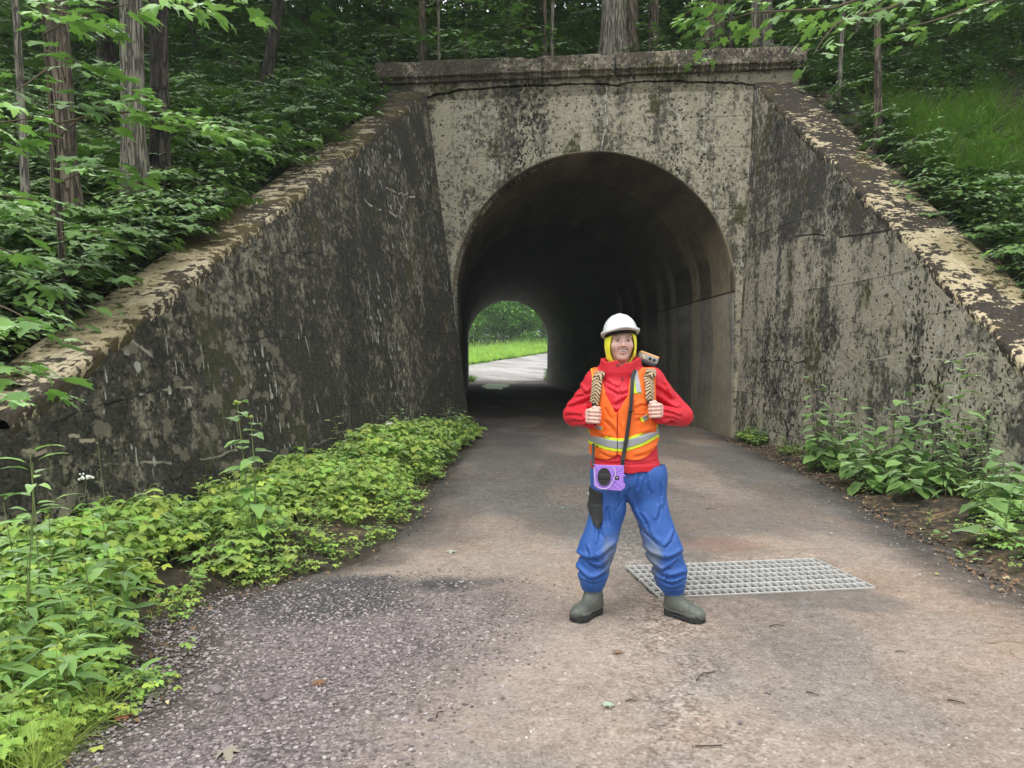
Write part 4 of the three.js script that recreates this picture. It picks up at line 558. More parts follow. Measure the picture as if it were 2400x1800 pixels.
// single plants: stems with leaves of their own
const HEART = [blade(0.2, 0.14, ovate, 6, 0.18, 0.55, 0.3), blade(0.2, 0.15, heart, 6, 0.16, 0.5, 0.3)], LANCE = [blade(0.13, 0.024, lance, 4, 0.3, 0.5), blade(0.22, 0.05, lance, 5, 0.3, 0.7, 0.3)], OVAL = [blade(0.11, 0.062, ovate, 5, 0.2, 0.45)], LOBED = [blade(0.17, 0.10, saw, 9, 0.22, 0.6, 0.2)], SMALL = [blade(0.04, 0.016, lance, 3, 0.3, 0.4)], DOCK = [blade(0.3, 0.075, lance, 7, 0.35, 0.8, 0.6)];
const PLANT = [[1.3, 0.4], [1.55, 0.6], [1.05, 0.2], [1.8, 1.1]].map(([k, y]) => leafMat(0.14 * k + y * 0.07, 0.285 * k + y * 0.05, 0.06 * k, { vertexColors: false, transmission: 0.42 })), STALK = std({ color: rgb(0.16, 0.2, 0.07), roughness: 0.8 }), RED_STALK = std({ color: rgb(0.12, 0.09, 0.05), roughness: 0.8 });
function plant(name, label, x, d, o) { // o: stems [{ h, lean, n, leaf, s0, s1, from, pitch, r }]
  const y = groundY(x, d) - 0.02, t = thing(name, label, o.category ?? 'plant', [x, y, -d], o.group), rr = rng(o.seed);
  for (const s of o.stems) {
    const top = V((s.lean ?? [0, 0])[0], s.h, (s.lean ?? [0, 0])[1]), c = new THREE.CatmullRomCurve3([V((rr() - 0.5) * 0.02, 0, (rr() - 0.5) * 0.02), top.clone().multiplyScalar(0.5).add(V((rr() - 0.5) * 0.06 * s.h, 0, (rr() - 0.5) * 0.06 * s.h)), top]);
    part('stem', tube(c.getPoints(8), Array.from({ length: 9 }, (_, i) => (s.r ?? 0.005) * (1 - 0.6 * i / 8)), 6), s.stalk ?? STALK, t); const k0 = rr() * 7;
    for (let i = 0; i < s.n; i++) {
      const f = mix(s.from ?? 0.15, 1, s.n > 1 ? i / (s.n - 1) : 1), p = c.getPointAt(Math.min(f, 1)), a = s.pair ? Math.floor(i / 2) * 1.57 + (i % 2) * PI + k0 : i * 2.4 + k0 + (rr() - 0.5) * 0.5, pet = s.petiole ?? 0.02;
      const m = part('leaf', s.leaf[i % s.leaf.length], PLANT[Math.floor(rr() * 3 + (s.yellow ?? 0))], t); const sc = mix(s.s0 ?? 1, s.s1 ?? 0.6, f) * (0.85 + 0.3 * rr()); m.position.copy(p).add(V(Math.sin(a) * pet, pet * 0.4, Math.cos(a) * pet)); m.rotation.set(mix(s.pitch ?? 0.1, (s.pitch ?? 0.1) - 0.55, f) + (rr() - 0.5) * 0.3, a, (rr() - 0.5) * 0.4, 'YXZ'); m.scale.setScalar(sc);
      if (pet > 0.03) part('stem', tube([p, m.position.clone()], [0.002, 0.0015], 4), STALK, t);
    }
    if (s.tip) { const m = part('flower', s.tip, s.tipMat, t); m.position.copy(c.getPointAt(1)); }
  } return t;
}
const floret = (seed, R = 0.02, n = 9, s = 0.007) => { const r = rng(seed), l = []; for (let i = 0; i < n; i++) l.push(new THREE.IcosahedronGeometry(s * (0.7 + 0.6 * r()), 0).translate((r() - 0.5) * 2 * R, r() * R, (r() - 0.5) * 2 * R)); return join(l); }, WHITE = std({ color: rgb(0.75, 0.74, 0.7) }), BUD = std({ color: rgb(0.3, 0.36, 0.08) });
{
  plant('wild_lettuce', 'tall two-stemmed lobed weed standing against the dark wing wall', -1.95, 5.75, { seed: 4, category: 'weed', stems: [{ h: 1.12, lean: [-0.14, -0.02], n: 12, leaf: LOBED, s0: 1.3, s1: 0.95, from: 0.3, pitch: 0.25, r: 0.008, stalk: STALK, tip: floret(3, 0.022, 14, 0.01), tipMat: BUD, petiole: 0.02 }, { h: 1.02, lean: [-0.02, 0.03], n: 11, leaf: LOBED, s0: 1.25, s1: 1.0, from: 0.35, pitch: 0.2, r: 0.008, tip: floret(4, 0.015, 8, 0.008), tipMat: BUD }] });
  plant('slim_weed', 'thin wavy stalk with tiny leaves before the dark wing wall', -2.6, 5.0, { seed: 5, category: 'weed', stems: [{ h: 0.95, lean: [-0.14, 0], n: 20, leaf: SMALL, s0: 1.6, s1: 0.5, from: 0.3, r: 0.004 }, { h: 0.45, lean: [0.1, 0.05], n: 12, leaf: LANCE.slice(0, 1), s0: 0.8, s1: 0.5, from: 0.2, r: 0.004 }] });
  plant('herb_sprig', 'upright sprig of narrow leaves against the dark wall, short', -2.0, 7.0, { seed: 6, category: 'weed', stems: [{ h: 0.6, lean: [0.03, 0], n: 16, leaf: LANCE.slice(0, 1), s0: 0.9, s1: 0.6, from: 0.25, r: 0.004, pair: true }] });
  const tall = [[-2.42, 3.85, 0.98], [-2.25, 3.5, 0.78], [-2.62, 3.7, 0.85], [-2.08, 3.75, 0.55], [-2.75, 4.3, 0.85], [-2.2, 3.2, 0.5], [-2.3, 4.35, 0.62], [-1.98, 3.3, 0.36]];
  const tw = ['tallest leafy weed of the lush clump beside the gravel', 'leafy weed in the front of the lush clump', 'leafy weed at the picture edge of the lush clump', 'shorter leafy weed on the gravel side of the lush clump', 'leafy weed at the back of the lush clump near the wall tip', 'low leafy weed at the front foot of the lush clump', 'mid-height leafy weed at the back of the lush clump', 'smallest leafy weed of the clump at the gravel rim'];
  tall.forEach(([x, d, h], i) => plant('leafy_weed', tw[i], x, d, { seed: 20 + i, category: 'weed', group: 'lush weeds beside the gravel', stems: [{ h, lean: [0.06 * Math.sin(i * 2), 0.05], n: 16, leaf: [LANCE[1], OVAL[0], LANCE[1]], s0: 1.3, s1: 0.75, from: 0.12, pitch: 0.1, r: 0.006, yellow: 0.4 }, { h: h * 0.75, lean: [0.12 * Math.cos(i), 0.1], n: 12, leaf: [LANCE[1]], s0: 1, s1: 0.6, from: 0.12, pitch: 0.05, r: 0.005 }, { h: 0.06, lean: [0, 0], n: 7, leaf: DOCK, s0: 0.9, s1: 0.8, from: 0.2, pitch: -0.55 }] }));
  plant('dock_plant', 'dock with long wavy leaves lying on the gravel rim', -1.83, 3.62, { seed: 31, category: 'weed', stems: [{ h: 0.08, n: 8, leaf: DOCK, s0: 0.65, s1: 0.55, from: 0.2, pitch: -0.3, yellow: 0.5 }] });
  const jw = [[-1.05, 13.6], [-1.25, 12.6], [-0.98, 12.2], [-1.35, 11.6], [-1.5, 10.9], [-1.15, 14.6], [-1.1, 11.2], [-1.75, 9.9], [-1.4, 9.6], [-1.9, 9.0]];
  const jwl = ['bushy plant with oval leaves at the corner of the tunnel mouth', 'bushy plant second from the tunnel mouth corner', 'bushy plant on the road side, near the tunnel mouth', 'bushy plant third along the dark wall from the tunnel', 'bushy plant fourth along the dark wall from the tunnel', 'small bushy plant right inside the tunnel mouth corner', 'bushy plant on the road side, farther from the tunnel', 'bushy plant fifth along the dark wall', 'bushy plant in front of the fifth one along the dark wall', 'bushy plant farthest from the tunnel along the dark wall'];
  jw.forEach(([x, d], i) => plant('jewelweed', jwl[i], x, d, { seed: 40 + i, group: 'bushy plants along the dark wall', stems: [0, 1, 2].map((k) => ({ h: 0.55 + 0.22 * Math.sin(i * 3 + k), lean: [0.22 * Math.cos(k * 2.1 + i), 0.22 * Math.sin(k * 2.1 + i)], n: 13, leaf: OVAL, s0: 1.2, s1: 0.85, from: 0.3, pitch: 0.25, petiole: 0.04, r: 0.005 })) }));
  [[-1.5, 8.9], [-2.62, 4.55]].forEach(([x, d], i) => plant('white_wildflower', ['small white flower heads over the ground cover near the tunnel', 'small white flower heads by the tip of the dark wall'][i], x, d, { seed: 61 + i, category: 'flower', stems: [{ h: 0.75, lean: [0.06, 0], n: 8, leaf: SMALL, s0: 1.3, s1: 0.6, r: 0.003, tip: floret(7, 0.035, 16, 0.009), tipMat: WHITE }] }));
  // right-hand bed
  const hb = [[4.55, 11.2, 1.05, 10, 'broad leaved shrub against the streaked wall, nearest the tunnel'], [4.38, 10.7, 0.7, 9, 'broad leaved plant at the foot of the tallest broad leaved shrub'], [4.6, 10.1, 0.72, 10, 'broad leaved plant in the middle of the bed under the streaked wall'], [4.35, 9.5, 0.55, 9, 'low broad leaved plant on the road side of the bed'], [4.75, 9.3, 0.95, 9, 'tall broad leaved plant with star shaped top under the streaked wall'], [4.6, 8.8, 0.62, 10, 'broad leaved plant before the narrow leaved stalks'], [4.85, 8.5, 0.8, 9, 'broad leaved plant behind the narrow leaved stalks'], [4.4, 8.3, 0.42, 8, 'lowest round leaved plant at the rim of the bed'], [4.75, 7.4, 0.5, 9, 'broad leaved plant in front of the narrow leaved stalks'], [4.45, 7.0, 0.35, 8, 'broad leaved plant of the bed closest to the camera'], [4.2, 9.0, 0.4, 8, 'small broad leaved plant leaning out over the leaf litter']];
  hb.forEach(([x, d, h, n, l], i) => plant('broadleaf_plant', l, x, d, { seed: 80 + i, group: 'broad leaved plants under the streaked wall', stems: [0, 1, 2].map((k) => ({ h: h * [1.22, 1.0, 0.75][k], lean: [[-0.1, 0.2, -0.22][k] * Math.cos(i), [-0.04, 0.14, 0.2][k]], n: n + 2, leaf: HEART, s0: 1.25, s1: 0.95, from: 0.25, pitch: 0.45, pair: true, petiole: 0.07, r: 0.006, stalk: RED_STALK })) }));
  plant('goldenrod', 'feathery narrow leaved stalk, shorter of two by the streaked wall', 4.62, 8.05, { seed: 101, category: 'weed', stems: [{ h: 0.8, lean: [0.02, 0], n: 60, leaf: LANCE.slice(0, 1), s0: 1.7, s1: 1.2, from: 0.12, pitch: 0.15, r: 0.005 }] });
  plant('goldenrod', 'feathery narrow leaved stalk, taller of two by the streaked wall', 4.92, 7.95, { seed: 102, category: 'weed', stems: [{ h: 0.92, lean: [0.04, 0], n: 64, leaf: LANCE.slice(0, 1), s0: 1.7, s1: 1.25, from: 0.12, pitch: 0.15, r: 0.005, yellow: 0.3 }] });
  plant('lettuce_stalk', 'tallest bare stemmed weed in front of the streaked wall', 4.86, 8.2, { seed: 103, category: 'weed', stems: [{ h: 1.5, lean: [-0.02, 0], n: 11, leaf: LOBED, s0: 1.7, s1: 1.5, from: 0.5, pitch: 0.2, r: 0.006, petiole: 0.03 }] });
  plant('herb_sprig', 'small dark sprig at the foot of the streaked wall by the tunnel', 4.52, 14.0, { seed: 104, category: 'weed', stems: [0, 1].map((k) => ({ h: 0.5 - 0.15 * k, lean: [0.1 * k, 0.05], n: 18, leaf: LANCE.slice(0, 1), s0: 1.4, s1: 0.9, from: 0.2, r: 0.005 })) });
  plant('burdock', 'large rumpled leaf plant at the rim of the picture beside the road', 4.12, 6.15, { seed: 105, stems: [{ h: 0.12, n: 7, leaf: HEART, s0: 1.7, s1: 1.4, from: 0.2, pitch: -0.25, petiole: 0.1, yellow: 0.4 }] });
  [[3.72, 6.6], [3.55, 5.9]].forEach(([x, d], i) => plant('round_seedling', ['round leaved seedling alone on the dark litter near the grate', 'round leaved seedling nearer the front on the dark litter'][i], x, d, { seed: 110 + i, stems: [{ h: 0.08, n: 6, leaf: HEART.slice(1), s0: 0.5, s1: 0.4, from: 0.4, pitch: -0.1, petiole: 0.04, yellow: 0.6 }] }));
  // flattened dry-green grass in the near corner
  const gr = rng(311), bl = [], gl = tuft(91, 0.34, 22, 0.006); for (let i = 0; i < 190; i++) { const d = 2.6 + 0.85 * gr(), x = -1.68 - 0.7 * gr() - 0.2 * (d - 2.6), k = 0.8 + 0.5 * gr(); bl.push({ m: xf(V(x, groundY(x, d), -d), 0.5 + 0.6 * gr(), gr() * 7, 0.8 * (gr() - 0.5), 0.4 + 0.4 * gr()), c: rgb(2.4 * k, 1.75 * k, 1.6 * k) }); }
  scatter('grass', gl, GREEN, bl, 'pale flattened grass in the near corner beside the gravel', 'grass');
}
// beyond the tunnel: meadow and woods
{
  const r = rng(88), l = [], m = [], tall = tuft(5, 1.0, 22, 0.03), herb = clumpHerb(6, 0.9, 16, blade(0.16, 0.07, ovate, 3, 0.2, 0.4));
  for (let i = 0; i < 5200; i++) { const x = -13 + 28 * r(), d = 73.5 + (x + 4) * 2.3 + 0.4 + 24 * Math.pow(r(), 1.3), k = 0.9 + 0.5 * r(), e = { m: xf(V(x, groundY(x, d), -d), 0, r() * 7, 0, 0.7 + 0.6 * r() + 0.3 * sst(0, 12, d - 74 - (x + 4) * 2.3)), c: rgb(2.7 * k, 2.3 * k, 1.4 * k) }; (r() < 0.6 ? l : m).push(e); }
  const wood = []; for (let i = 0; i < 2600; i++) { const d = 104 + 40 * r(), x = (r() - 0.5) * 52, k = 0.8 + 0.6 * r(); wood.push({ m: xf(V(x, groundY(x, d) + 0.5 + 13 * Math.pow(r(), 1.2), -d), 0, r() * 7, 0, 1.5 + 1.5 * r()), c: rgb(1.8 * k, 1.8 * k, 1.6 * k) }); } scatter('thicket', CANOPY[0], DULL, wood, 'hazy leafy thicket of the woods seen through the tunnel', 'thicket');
  for (let i = 0; i < 160; i++) { const d = 55.5 + 4 * r(), x = -2.9 - 1.2 * r(), k = 1 + 0.4 * r(); l.push({ m: xf(V(x, groundY(x, d), -d), 0, r() * 7, 0, 0.5 + 0.4 * r()), c: rgb(1.3 * k, 1.25 * k, 0.8 * k) }); m.push({ m: xf(V(2.5 + 1.2 * r(), 0, -56 - 4 * r()), 0, r() * 7, 0, 0.6 + 0.6 * r()), c: rgb(1.2, 1.2, 0.8) }); }
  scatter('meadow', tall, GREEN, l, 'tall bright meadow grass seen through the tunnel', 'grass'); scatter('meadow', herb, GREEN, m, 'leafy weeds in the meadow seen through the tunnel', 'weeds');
  const far = [[-13, 108], [-8.5, 106], [-5.2, 110], [-1.2, 112], [1.8, 113], [4.6, 112], [8.2, 116], [12.5, 118], [-11, 120], [-3, 124], [3, 126], [9, 128], [-7, 133], [6, 136], [0, 138], [15, 126], [-16, 124]];
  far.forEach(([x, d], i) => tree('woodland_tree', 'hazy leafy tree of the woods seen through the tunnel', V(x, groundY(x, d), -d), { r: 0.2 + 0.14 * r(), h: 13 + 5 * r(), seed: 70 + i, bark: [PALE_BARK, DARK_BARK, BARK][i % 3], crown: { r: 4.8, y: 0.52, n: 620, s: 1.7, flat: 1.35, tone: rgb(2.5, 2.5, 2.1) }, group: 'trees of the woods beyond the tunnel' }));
}
// ---------- the person ----------
// distance fields and a surface-net mesher
function netMesh(f, lo, hi, cell, color, grad = 0.004) {
  const nx = Math.ceil((hi[0] - lo[0]) / cell) + 1, ny = Math.ceil((hi[1] - lo[1]) / cell) + 1, nz = Math.ceil((hi[2] - lo[2]) / cell) + 1, F = new Float32Array(nx * ny * nz), id = new Int32Array(nx * ny * nz).fill(-1), at3 = (i, j, k) => (k * ny + j) * nx + i;
  for (let k = 0; k < nz; k++) for (let j = 0; j < ny; j++) for (let i = 0; i < nx;) { const d = f(lo[0] + i * cell, lo[1] + j * cell, lo[2] + k * cell), q = at3(i, j, k); F[q] = d; const skip = Math.min(nx - i, Math.max(1, Math.floor(Math.max(0, Math.abs(d) - 0.025) * 0.4 / cell))); for (let s = 1; s < skip; s++) F[q + s] = d; i += skip; }
  const p = [], ix = [];
  for (let k = 0; k < nz - 1; k++) for (let j = 0; j < ny - 1; j++) for (let i = 0; i < nx - 1; i++) {
    let sx = 0, sy = 0, sz = 0, n = 0; const c = [];
    for (let e = 0; e < 8; e++) c.push(F[at3(i + (e & 1), j + (e >> 1 & 1), k + (e >> 2))]);
    const neg = c.filter((v) => v < 0).length; if (!neg || neg === 8) continue;
    for (const [a, b] of [[0, 1], [2, 3], [4, 5], [6, 7], [0, 2], [1, 3], [4, 6], [5, 7], [0, 4], [1, 5], [2, 6], [3, 7]]) if (c[a] < 0 !== c[b] < 0) { const t = c[a] / (c[a] - c[b]); sx += mix(a & 1, b & 1, t); sy += mix(a >> 1 & 1, b >> 1 & 1, t); sz += mix(a >> 2, b >> 2, t); n++; }
    id[at3(i, j, k)] = p.length / 3; p.push(lo[0] + (i + sx / n) * cell, lo[1] + (j + sy / n) * cell, lo[2] + (k + sz / n) * cell);
  }
  const quad = (a, b, c, d, flip) => { if (a < 0 || b < 0 || c < 0 || d < 0) return; flip ? ix.push(a, c, b, b, c, d) : ix.push(a, b, c, b, d, c); };
  for (let k = 1; k < nz - 1; k++) for (let j = 1; j < ny - 1; j++) for (let i = 1; i < nx - 1; i++) {
    const v = F[at3(i, j, k)] < 0;
    if (v !== F[at3(i + 1, j, k)] < 0) quad(id[at3(i, j - 1, k - 1)], id[at3(i, j, k - 1)], id[at3(i, j - 1, k)], id[at3(i, j, k)], !v);
    if (v !== F[at3(i, j + 1, k)] < 0) quad(id[at3(i - 1, j, k - 1)], id[at3(i, j, k - 1)], id[at3(i - 1, j, k)], id[at3(i, j, k)], v);
    if (v !== F[at3(i, j, k + 1)] < 0) quad(id[at3(i - 1, j - 1, k)], id[at3(i, j - 1, k)], id[at3(i - 1, j, k)], id[at3(i, j, k)], !v);
  }
  const g = new THREE.BufferGeometry(), nr = [], uv = []; for (let i = 0; i < p.length; i += 3) { const x = p[i], y = p[i + 1], z = p[i + 2], n = V(f(x + grad, y, z) - f(x - grad, y, z), f(x, y + grad, z) - f(x, y - grad, z), f(x, y, z + grad) - f(x, y, z - grad)).normalize(); nr.push(n.x, n.y, n.z); uv.push(x, y); }
  g.setAttribute('position', new THREE.Float32BufferAttribute(p, 3)); g.setAttribute('normal', new THREE.Float32BufferAttribute(nr, 3)); g.setAttribute('uv', new THREE.Float32BufferAttribute(uv, 2)); g.setIndex(ix); if (color) tint(g, color); return g;
}
const smin = (a, b, k) => { const h = Math.max(k - Math.abs(a - b), 0) / k; return Math.min(a, b) - h * h * k * 0.25; };
const cone = (x, y, z, a, b) => { const bx = b[0] - a[0], by = b[1] - a[1], bz = b[2] - a[2], px = x - a[0], py = y - a[1], pz = z - a[2], t = clamp((px * bx + py * by + pz * bz) / (bx * bx + by * by + bz * bz)); return Math.hypot(px - bx * t, py - by * t, pz - bz * t) - mix(a[3], b[3], t); };
const ball = (x, y, z, cx, cy, cz, rx, ry, rz) => { const a = (x - cx) / rx, b = (y - cy) / ry, c = (z - cz) / rz, k = Math.hypot(a, b, c), g = Math.hypot(a / rx, b / ry, c / rz); return g < 1e-6 ? -Math.min(rx, ry, rz) : k * (k - 1) / g; };
const chain = (x, y, z, pts, k) => { let d = 9; for (let i = 1; i < pts.length; i++) d = smin(d, cone(x, y, z, pts[i - 1], pts[i]), k); return d; };
const FOOT = V(0.667, 0.006, -4.66), pl = (px, py, d = 4.66) => { const p = at(px, py, d).sub(FOOT); return [p.x, p.y, p.z]; }, J = (px, py, d, r) => [...pl(px, py, d), r];
const person = thing('person', 'person in white hard hat, orange safety vest and blue trousers before the tunnel', 'person', FOOT.toArray());
const cloth = (o) => new THREE.MeshPhysicalMaterial({ roughness: 0.72, sheen: 0.25, sheenRoughness: 0.6, sheenColor: new THREE.Color(1, 1, 1), ...o });
// torso as stacked ovals: [y, half width, half depth, x centre]
const TOR = [[0.80, 0.19, 0.13, 0.043], [0.9, 0.2, 0.145, 0.035], [1.0, 0.203, 0.148, 0.027], [1.15, 0.2, 0.15, 0.019], [1.3, 0.203, 0.152, 0.013], [1.38, 0.198, 0.142, 0.009], [1.43, 0.17, 0.122, 0.005], [1.47, 0.115, 0.1, 0], [1.53, 0.078, 0.078, -0.004]];
const tor = [1, 2, 3].map((c) => poly(TOR.map((t) => [t[0], t[c]])));
function torso(x, y, z) {
  const yy = clamp(y, 0.8, 1.53), a = tor[0](yy), c = tor[1](yy), dx = (x - tor[2](yy)) / a, dz = (z + 0.01) / c, k = Math.hypot(dx, dz), flat = (k - 1) * (a * c / Math.max(1e-4, Math.hypot(dx * c, dz * a)) * (k > 1e-4 ? k : 1)) * 0.95;
  return Math.max(flat, y - 1.53, 0.8 - y);
}
const shL = pl(1400, 893, 4.69), shR = pl(1526, 890, 4.69), elL = pl(1347, 973, 4.75), elR = pl(1596, 974, 4.75), wrL = pl(1384, 984, 4.54), wrR = pl(1545, 973, 4.54), hdL = pl(1394, 976, 4.495), hdR = pl(1532, 963, 4.495);
const trunk = (x, y, z) => { let d = torso(x, y, z); d = smin(d, cone(x, y, z, [-0.025, 1.445, -0.02, 0.075], [...shL, 0.072]), 0.05); return smin(d, cone(x, y, z, [0.05, 1.445, -0.02, 0.075], [...shR, 0.072]), 0.05); };
const crease = (x, y, z, f, s) => Math.abs(n3(x * f + s, y * f + s, z * f) - 0.5) * 2;
const arm = (x, y, z, s, e, w) => { let d = smin(cone(x, y, z, [...s, 0.074], [...e, 0.064]), cone(x, y, z, [...e, 0.064], [...w, 0.052]), 0.035); if (d < 0.05) d += 0.012 * (n3(x * 11, y * 11, z * 11) - 0.5) - folded(ARM_FOLDS, x + 0.015 * (n2(y * 16, z * 14) - 0.5), y + 0.02 * (n2(z * 14, x * 9) - 0.5)); return d; };
function jacket(x, y, z) {
  let d = trunk(x, y, z); if (d < 0.06) d += 0.010 * (n3(x * 9, y * 9, z * 9) - 0.5) - (z > 0 ? folded(BODY_FOLDS, x, y + 0.012 * (n2(x * 18, 3) - 0.5)) : 0);
  d = smin(d, arm(x, y, z, shL, elL, wrL), 0.03); d = smin(d, arm(x, y, z, shR, elR, wrR), 0.03);
  const hem = 0.905 + 0.012 * Math.sin(x * 21) - 0.02 * sst(-0.02, 0.05, x) * sst(0.18, 0.03, x), low = Math.max(trunk(x, y, z) - 0.004 - 0.008 * sst(0.955, 0.935, y), hem - y, y - 0.96); d = Math.max(d, hem + 0.01 - y); d = smin(d, low, 0.008);
  const rad = Math.hypot((x + 0.006) / 1.08, (z - 0.004) / 0.96), fl = 0.101 - 0.35 * Math.max(0, 1.50 - y) + 0.007 * Math.sin(Math.atan2(x, z) * 5), slit = z > 0 ? 0.003 + 0.5 * Math.max(0, y - 1.525) - Math.abs(x + 0.006) : -1, ring = Math.max(Math.abs(rad - fl) - 0.013, 1.44 - y, y - 1.583 + 0.02 * Math.cos(Math.atan2(x, z)) + 0.008 * Math.sin(x * 50)); d = smin(d, Math.max(ring, slit), 0.045); return d;
}
const foldSet = (list, org, sc) => list.map(([w, a, ...pts]) => ({ w, a, p: pts.map(([u, v]) => pl(org[0] + u / sc, org[1] + v / sc, 4.57)) }));
function folded(set, x, y) { let s = 0; for (const { w, a, p } of set) for (let i = 1; i < p.length; i++) { const ax = p[i - 1][0], ay = p[i - 1][1], ex = p[i][0] - ax, ey = p[i][1] - ay, l2 = ex * ex + ey * ey, t = ((x - ax) * ex + (y - ay) * ey) / l2; if (t < -0.3 || t > 1.3) continue; const l = Math.sqrt(l2), q = ((x - ax) * -ey + (y - ay) * ex) / l * (ex < 0 ? -1 : 1), end = (i === 1 ? sst(-0.25, 0.2, t) : t < 0 ? 0 : 1) * (i === p.length - 1 ? sst(1.25, 0.8, t) : t > 1 ? 0 : 1); s += a * end * (Math.exp(-((q / w) ** 2)) - 0.95 * Math.exp(-(((q + 1.5 * w) / (0.6 * w)) ** 2))); } return s; }
const ARM_FOLDS = foldSet([[0.016, 0.011, [140, 985], [240, 930], [330, 895]], [0.014, 0.010, [125, 1065], [240, 1050], [310, 995]], [0.014, 0.011, [185, 1190], [265, 1125], [325, 1085]], [0.012, 0.008, [250, 770], [275, 830], [320, 860]], [0.013, 0.009, [200, 890], [270, 870], [335, 820]], [0.012, 0.009, [160, 1120], [230, 1110], [300, 1060]], [0.014, 0.010, [955, 790], [1070, 860], [1125, 930]], [0.016, 0.012, [940, 880], [1050, 955], [1185, 1010]], [0.014, 0.010, [990, 995], [1100, 1030], [1205, 1070]], [0.013, 0.010, [975, 1140], [1080, 1100], [1160, 1140]], [0.012, 0.008, [1040, 760], [1085, 850], [1090, 900]], [0.012, 0.008, [1010, 1060], [1110, 1075], [1180, 1110]]], [1300, 700], 3.95);
const BODY_FOLDS = foldSet([[0.014, 0.008, [500, 800], [600, 860], [690, 830]], [0.012, 0.007, [490, 740], [560, 790], [600, 800]], [0.014, 0.008, [540, 950], [640, 900], [690, 880]], [0.012, 0.007, [520, 1000], [590, 1020], [640, 1000]], [0.012, 0.006, [380, 1470], [480, 1500], [600, 1490]], [0.012, 0.006, [660, 1520], [780, 1500], [960, 1480]], [0.010, 0.006, [700, 1560], [820, 1545], [950, 1550]]], [1300, 700], 3.95);
const LEG_FOLDS = foldSet([[0.017, 0.015, [200, 865], [390, 850], [560, 740]], [0.014, 0.013, [280, 885], [400, 945], [490, 890]], [0.017, 0.015, [195, 990], [330, 1060], [485, 1000]], [0.013, 0.010, [350, 1045], [440, 1000], [530, 950]], [0.015, 0.008, [540, 270], [530, 420], [530, 570]], [0.012, 0.008, [385, 560], [390, 640], [380, 730]], [0.016, 0.009, [645, 240], [600, 340], [555, 430]], [0.012, 0.009, [255, 1085], [360, 1100], [465, 1080]], [0.012, 0.008, [300, 760], [340, 830], [330, 860]], [0.014, 0.008, [450, 420], [440, 560], [470, 680]],
  [0.018, 0.011, [690, 330], [830, 610], [970, 720]], [0.013, 0.010, [1095, 630], [1050, 700], [995, 755]], [0.017, 0.015, [835, 800], [1000, 850], [1175, 815]], [0.014, 0.012, [950, 965], [1030, 930], [1100, 880]], [0.017, 0.015, [890, 910], [1010, 1020], [1215, 1010]], [0.014, 0.012, [930, 1050], [1090, 1090], [1215, 1050]], [0.013, 0.007, [740, 90], [735, 150], [720, 240]], [0.014, 0.008, [870, 90], [875, 180], [890, 270]], [0.013, 0.008, [960, 400], [945, 460], [920, 520]], [0.012, 0.007, [790, 150], [775, 230], [760, 300]], [0.013, 0.008, [1000, 1130], [1090, 1150], [1185, 1130]], [0.013, 0.008, [820, 480], [870, 560], [900, 640]], [0.012, 0.007, [1000, 200], [1010, 330], [1000, 420]]], [1300, 1080], 3.95);
const RED = cloth({ color: rgb(0.60, 0.010, 0.026), roughness: 0.6, sheen: 0.08 });
// body: head, neck, hands and the limbs inside the clothes, one skin
const head = (x, y, z) => {
  let d = ball(x, y, z, 0, 1.705, -0.012, 0.076, 0.105, 0.096); d = smin(d, ball(x, y, z, 0, 1.64, 0.022, 0.061, 0.072, 0.066), 0.035); d = smin(d, ball(x, y, z, 0, 1.588, 0.058, 0.027, 0.02, 0.024), 0.03);
  const ax = Math.abs(x); d = smin(d, ball(ax, y, z, 0.04, 1.662, 0.058, 0.023, 0.02, 0.022), 0.025); d = smin(d, ball(ax, y, z, 0.028, 1.712, 0.078, 0.03, 0.009, 0.012), 0.016);   // cheeks, brow
  d = -smin(-d, ball(ax, y, z, 0.033, 1.691, 0.096, 0.017, 0.010, 0.014), 0.012);                                                                                  // sockets
  d = smin(d, cone(x, y, z, [0, 1.70, 0.083, 0.007], [0, 1.664, 0.106, 0.0115]), 0.014); d = smin(d, ball(ax, y, z, 0.012, 1.659, 0.094, 0.008, 0.007, 0.01), 0.008);         // nose
  d = smin(d, chain(ax, y, z, [[0, 1.6385, 0.093, 0.0048], [0.016, 1.6395, 0.088, 0.0044], [0.03, 1.645, 0.073, 0.003]], 0.004), 0.008); d = smin(d, chain(ax, y, z, [[0, 1.616, 0.090, 0.0062], [0.016, 1.620, 0.084, 0.0052], [0.03, 1.643, 0.072, 0.003]], 0.004), 0.008);
  d = -smin(-d, chain(ax, y, z, [[0, 1.6275, 0.101, 0.0062], [0.014, 1.6295, 0.097, 0.0058], [0.027, 1.642, 0.083, 0.0025]], 0.004), 0.004);                    // open smile
  return smin(d, cone(x, y, z, [0, 1.60, -0.02, 0.056], [0, 1.44, -0.03, 0.062]), 0.03);
};
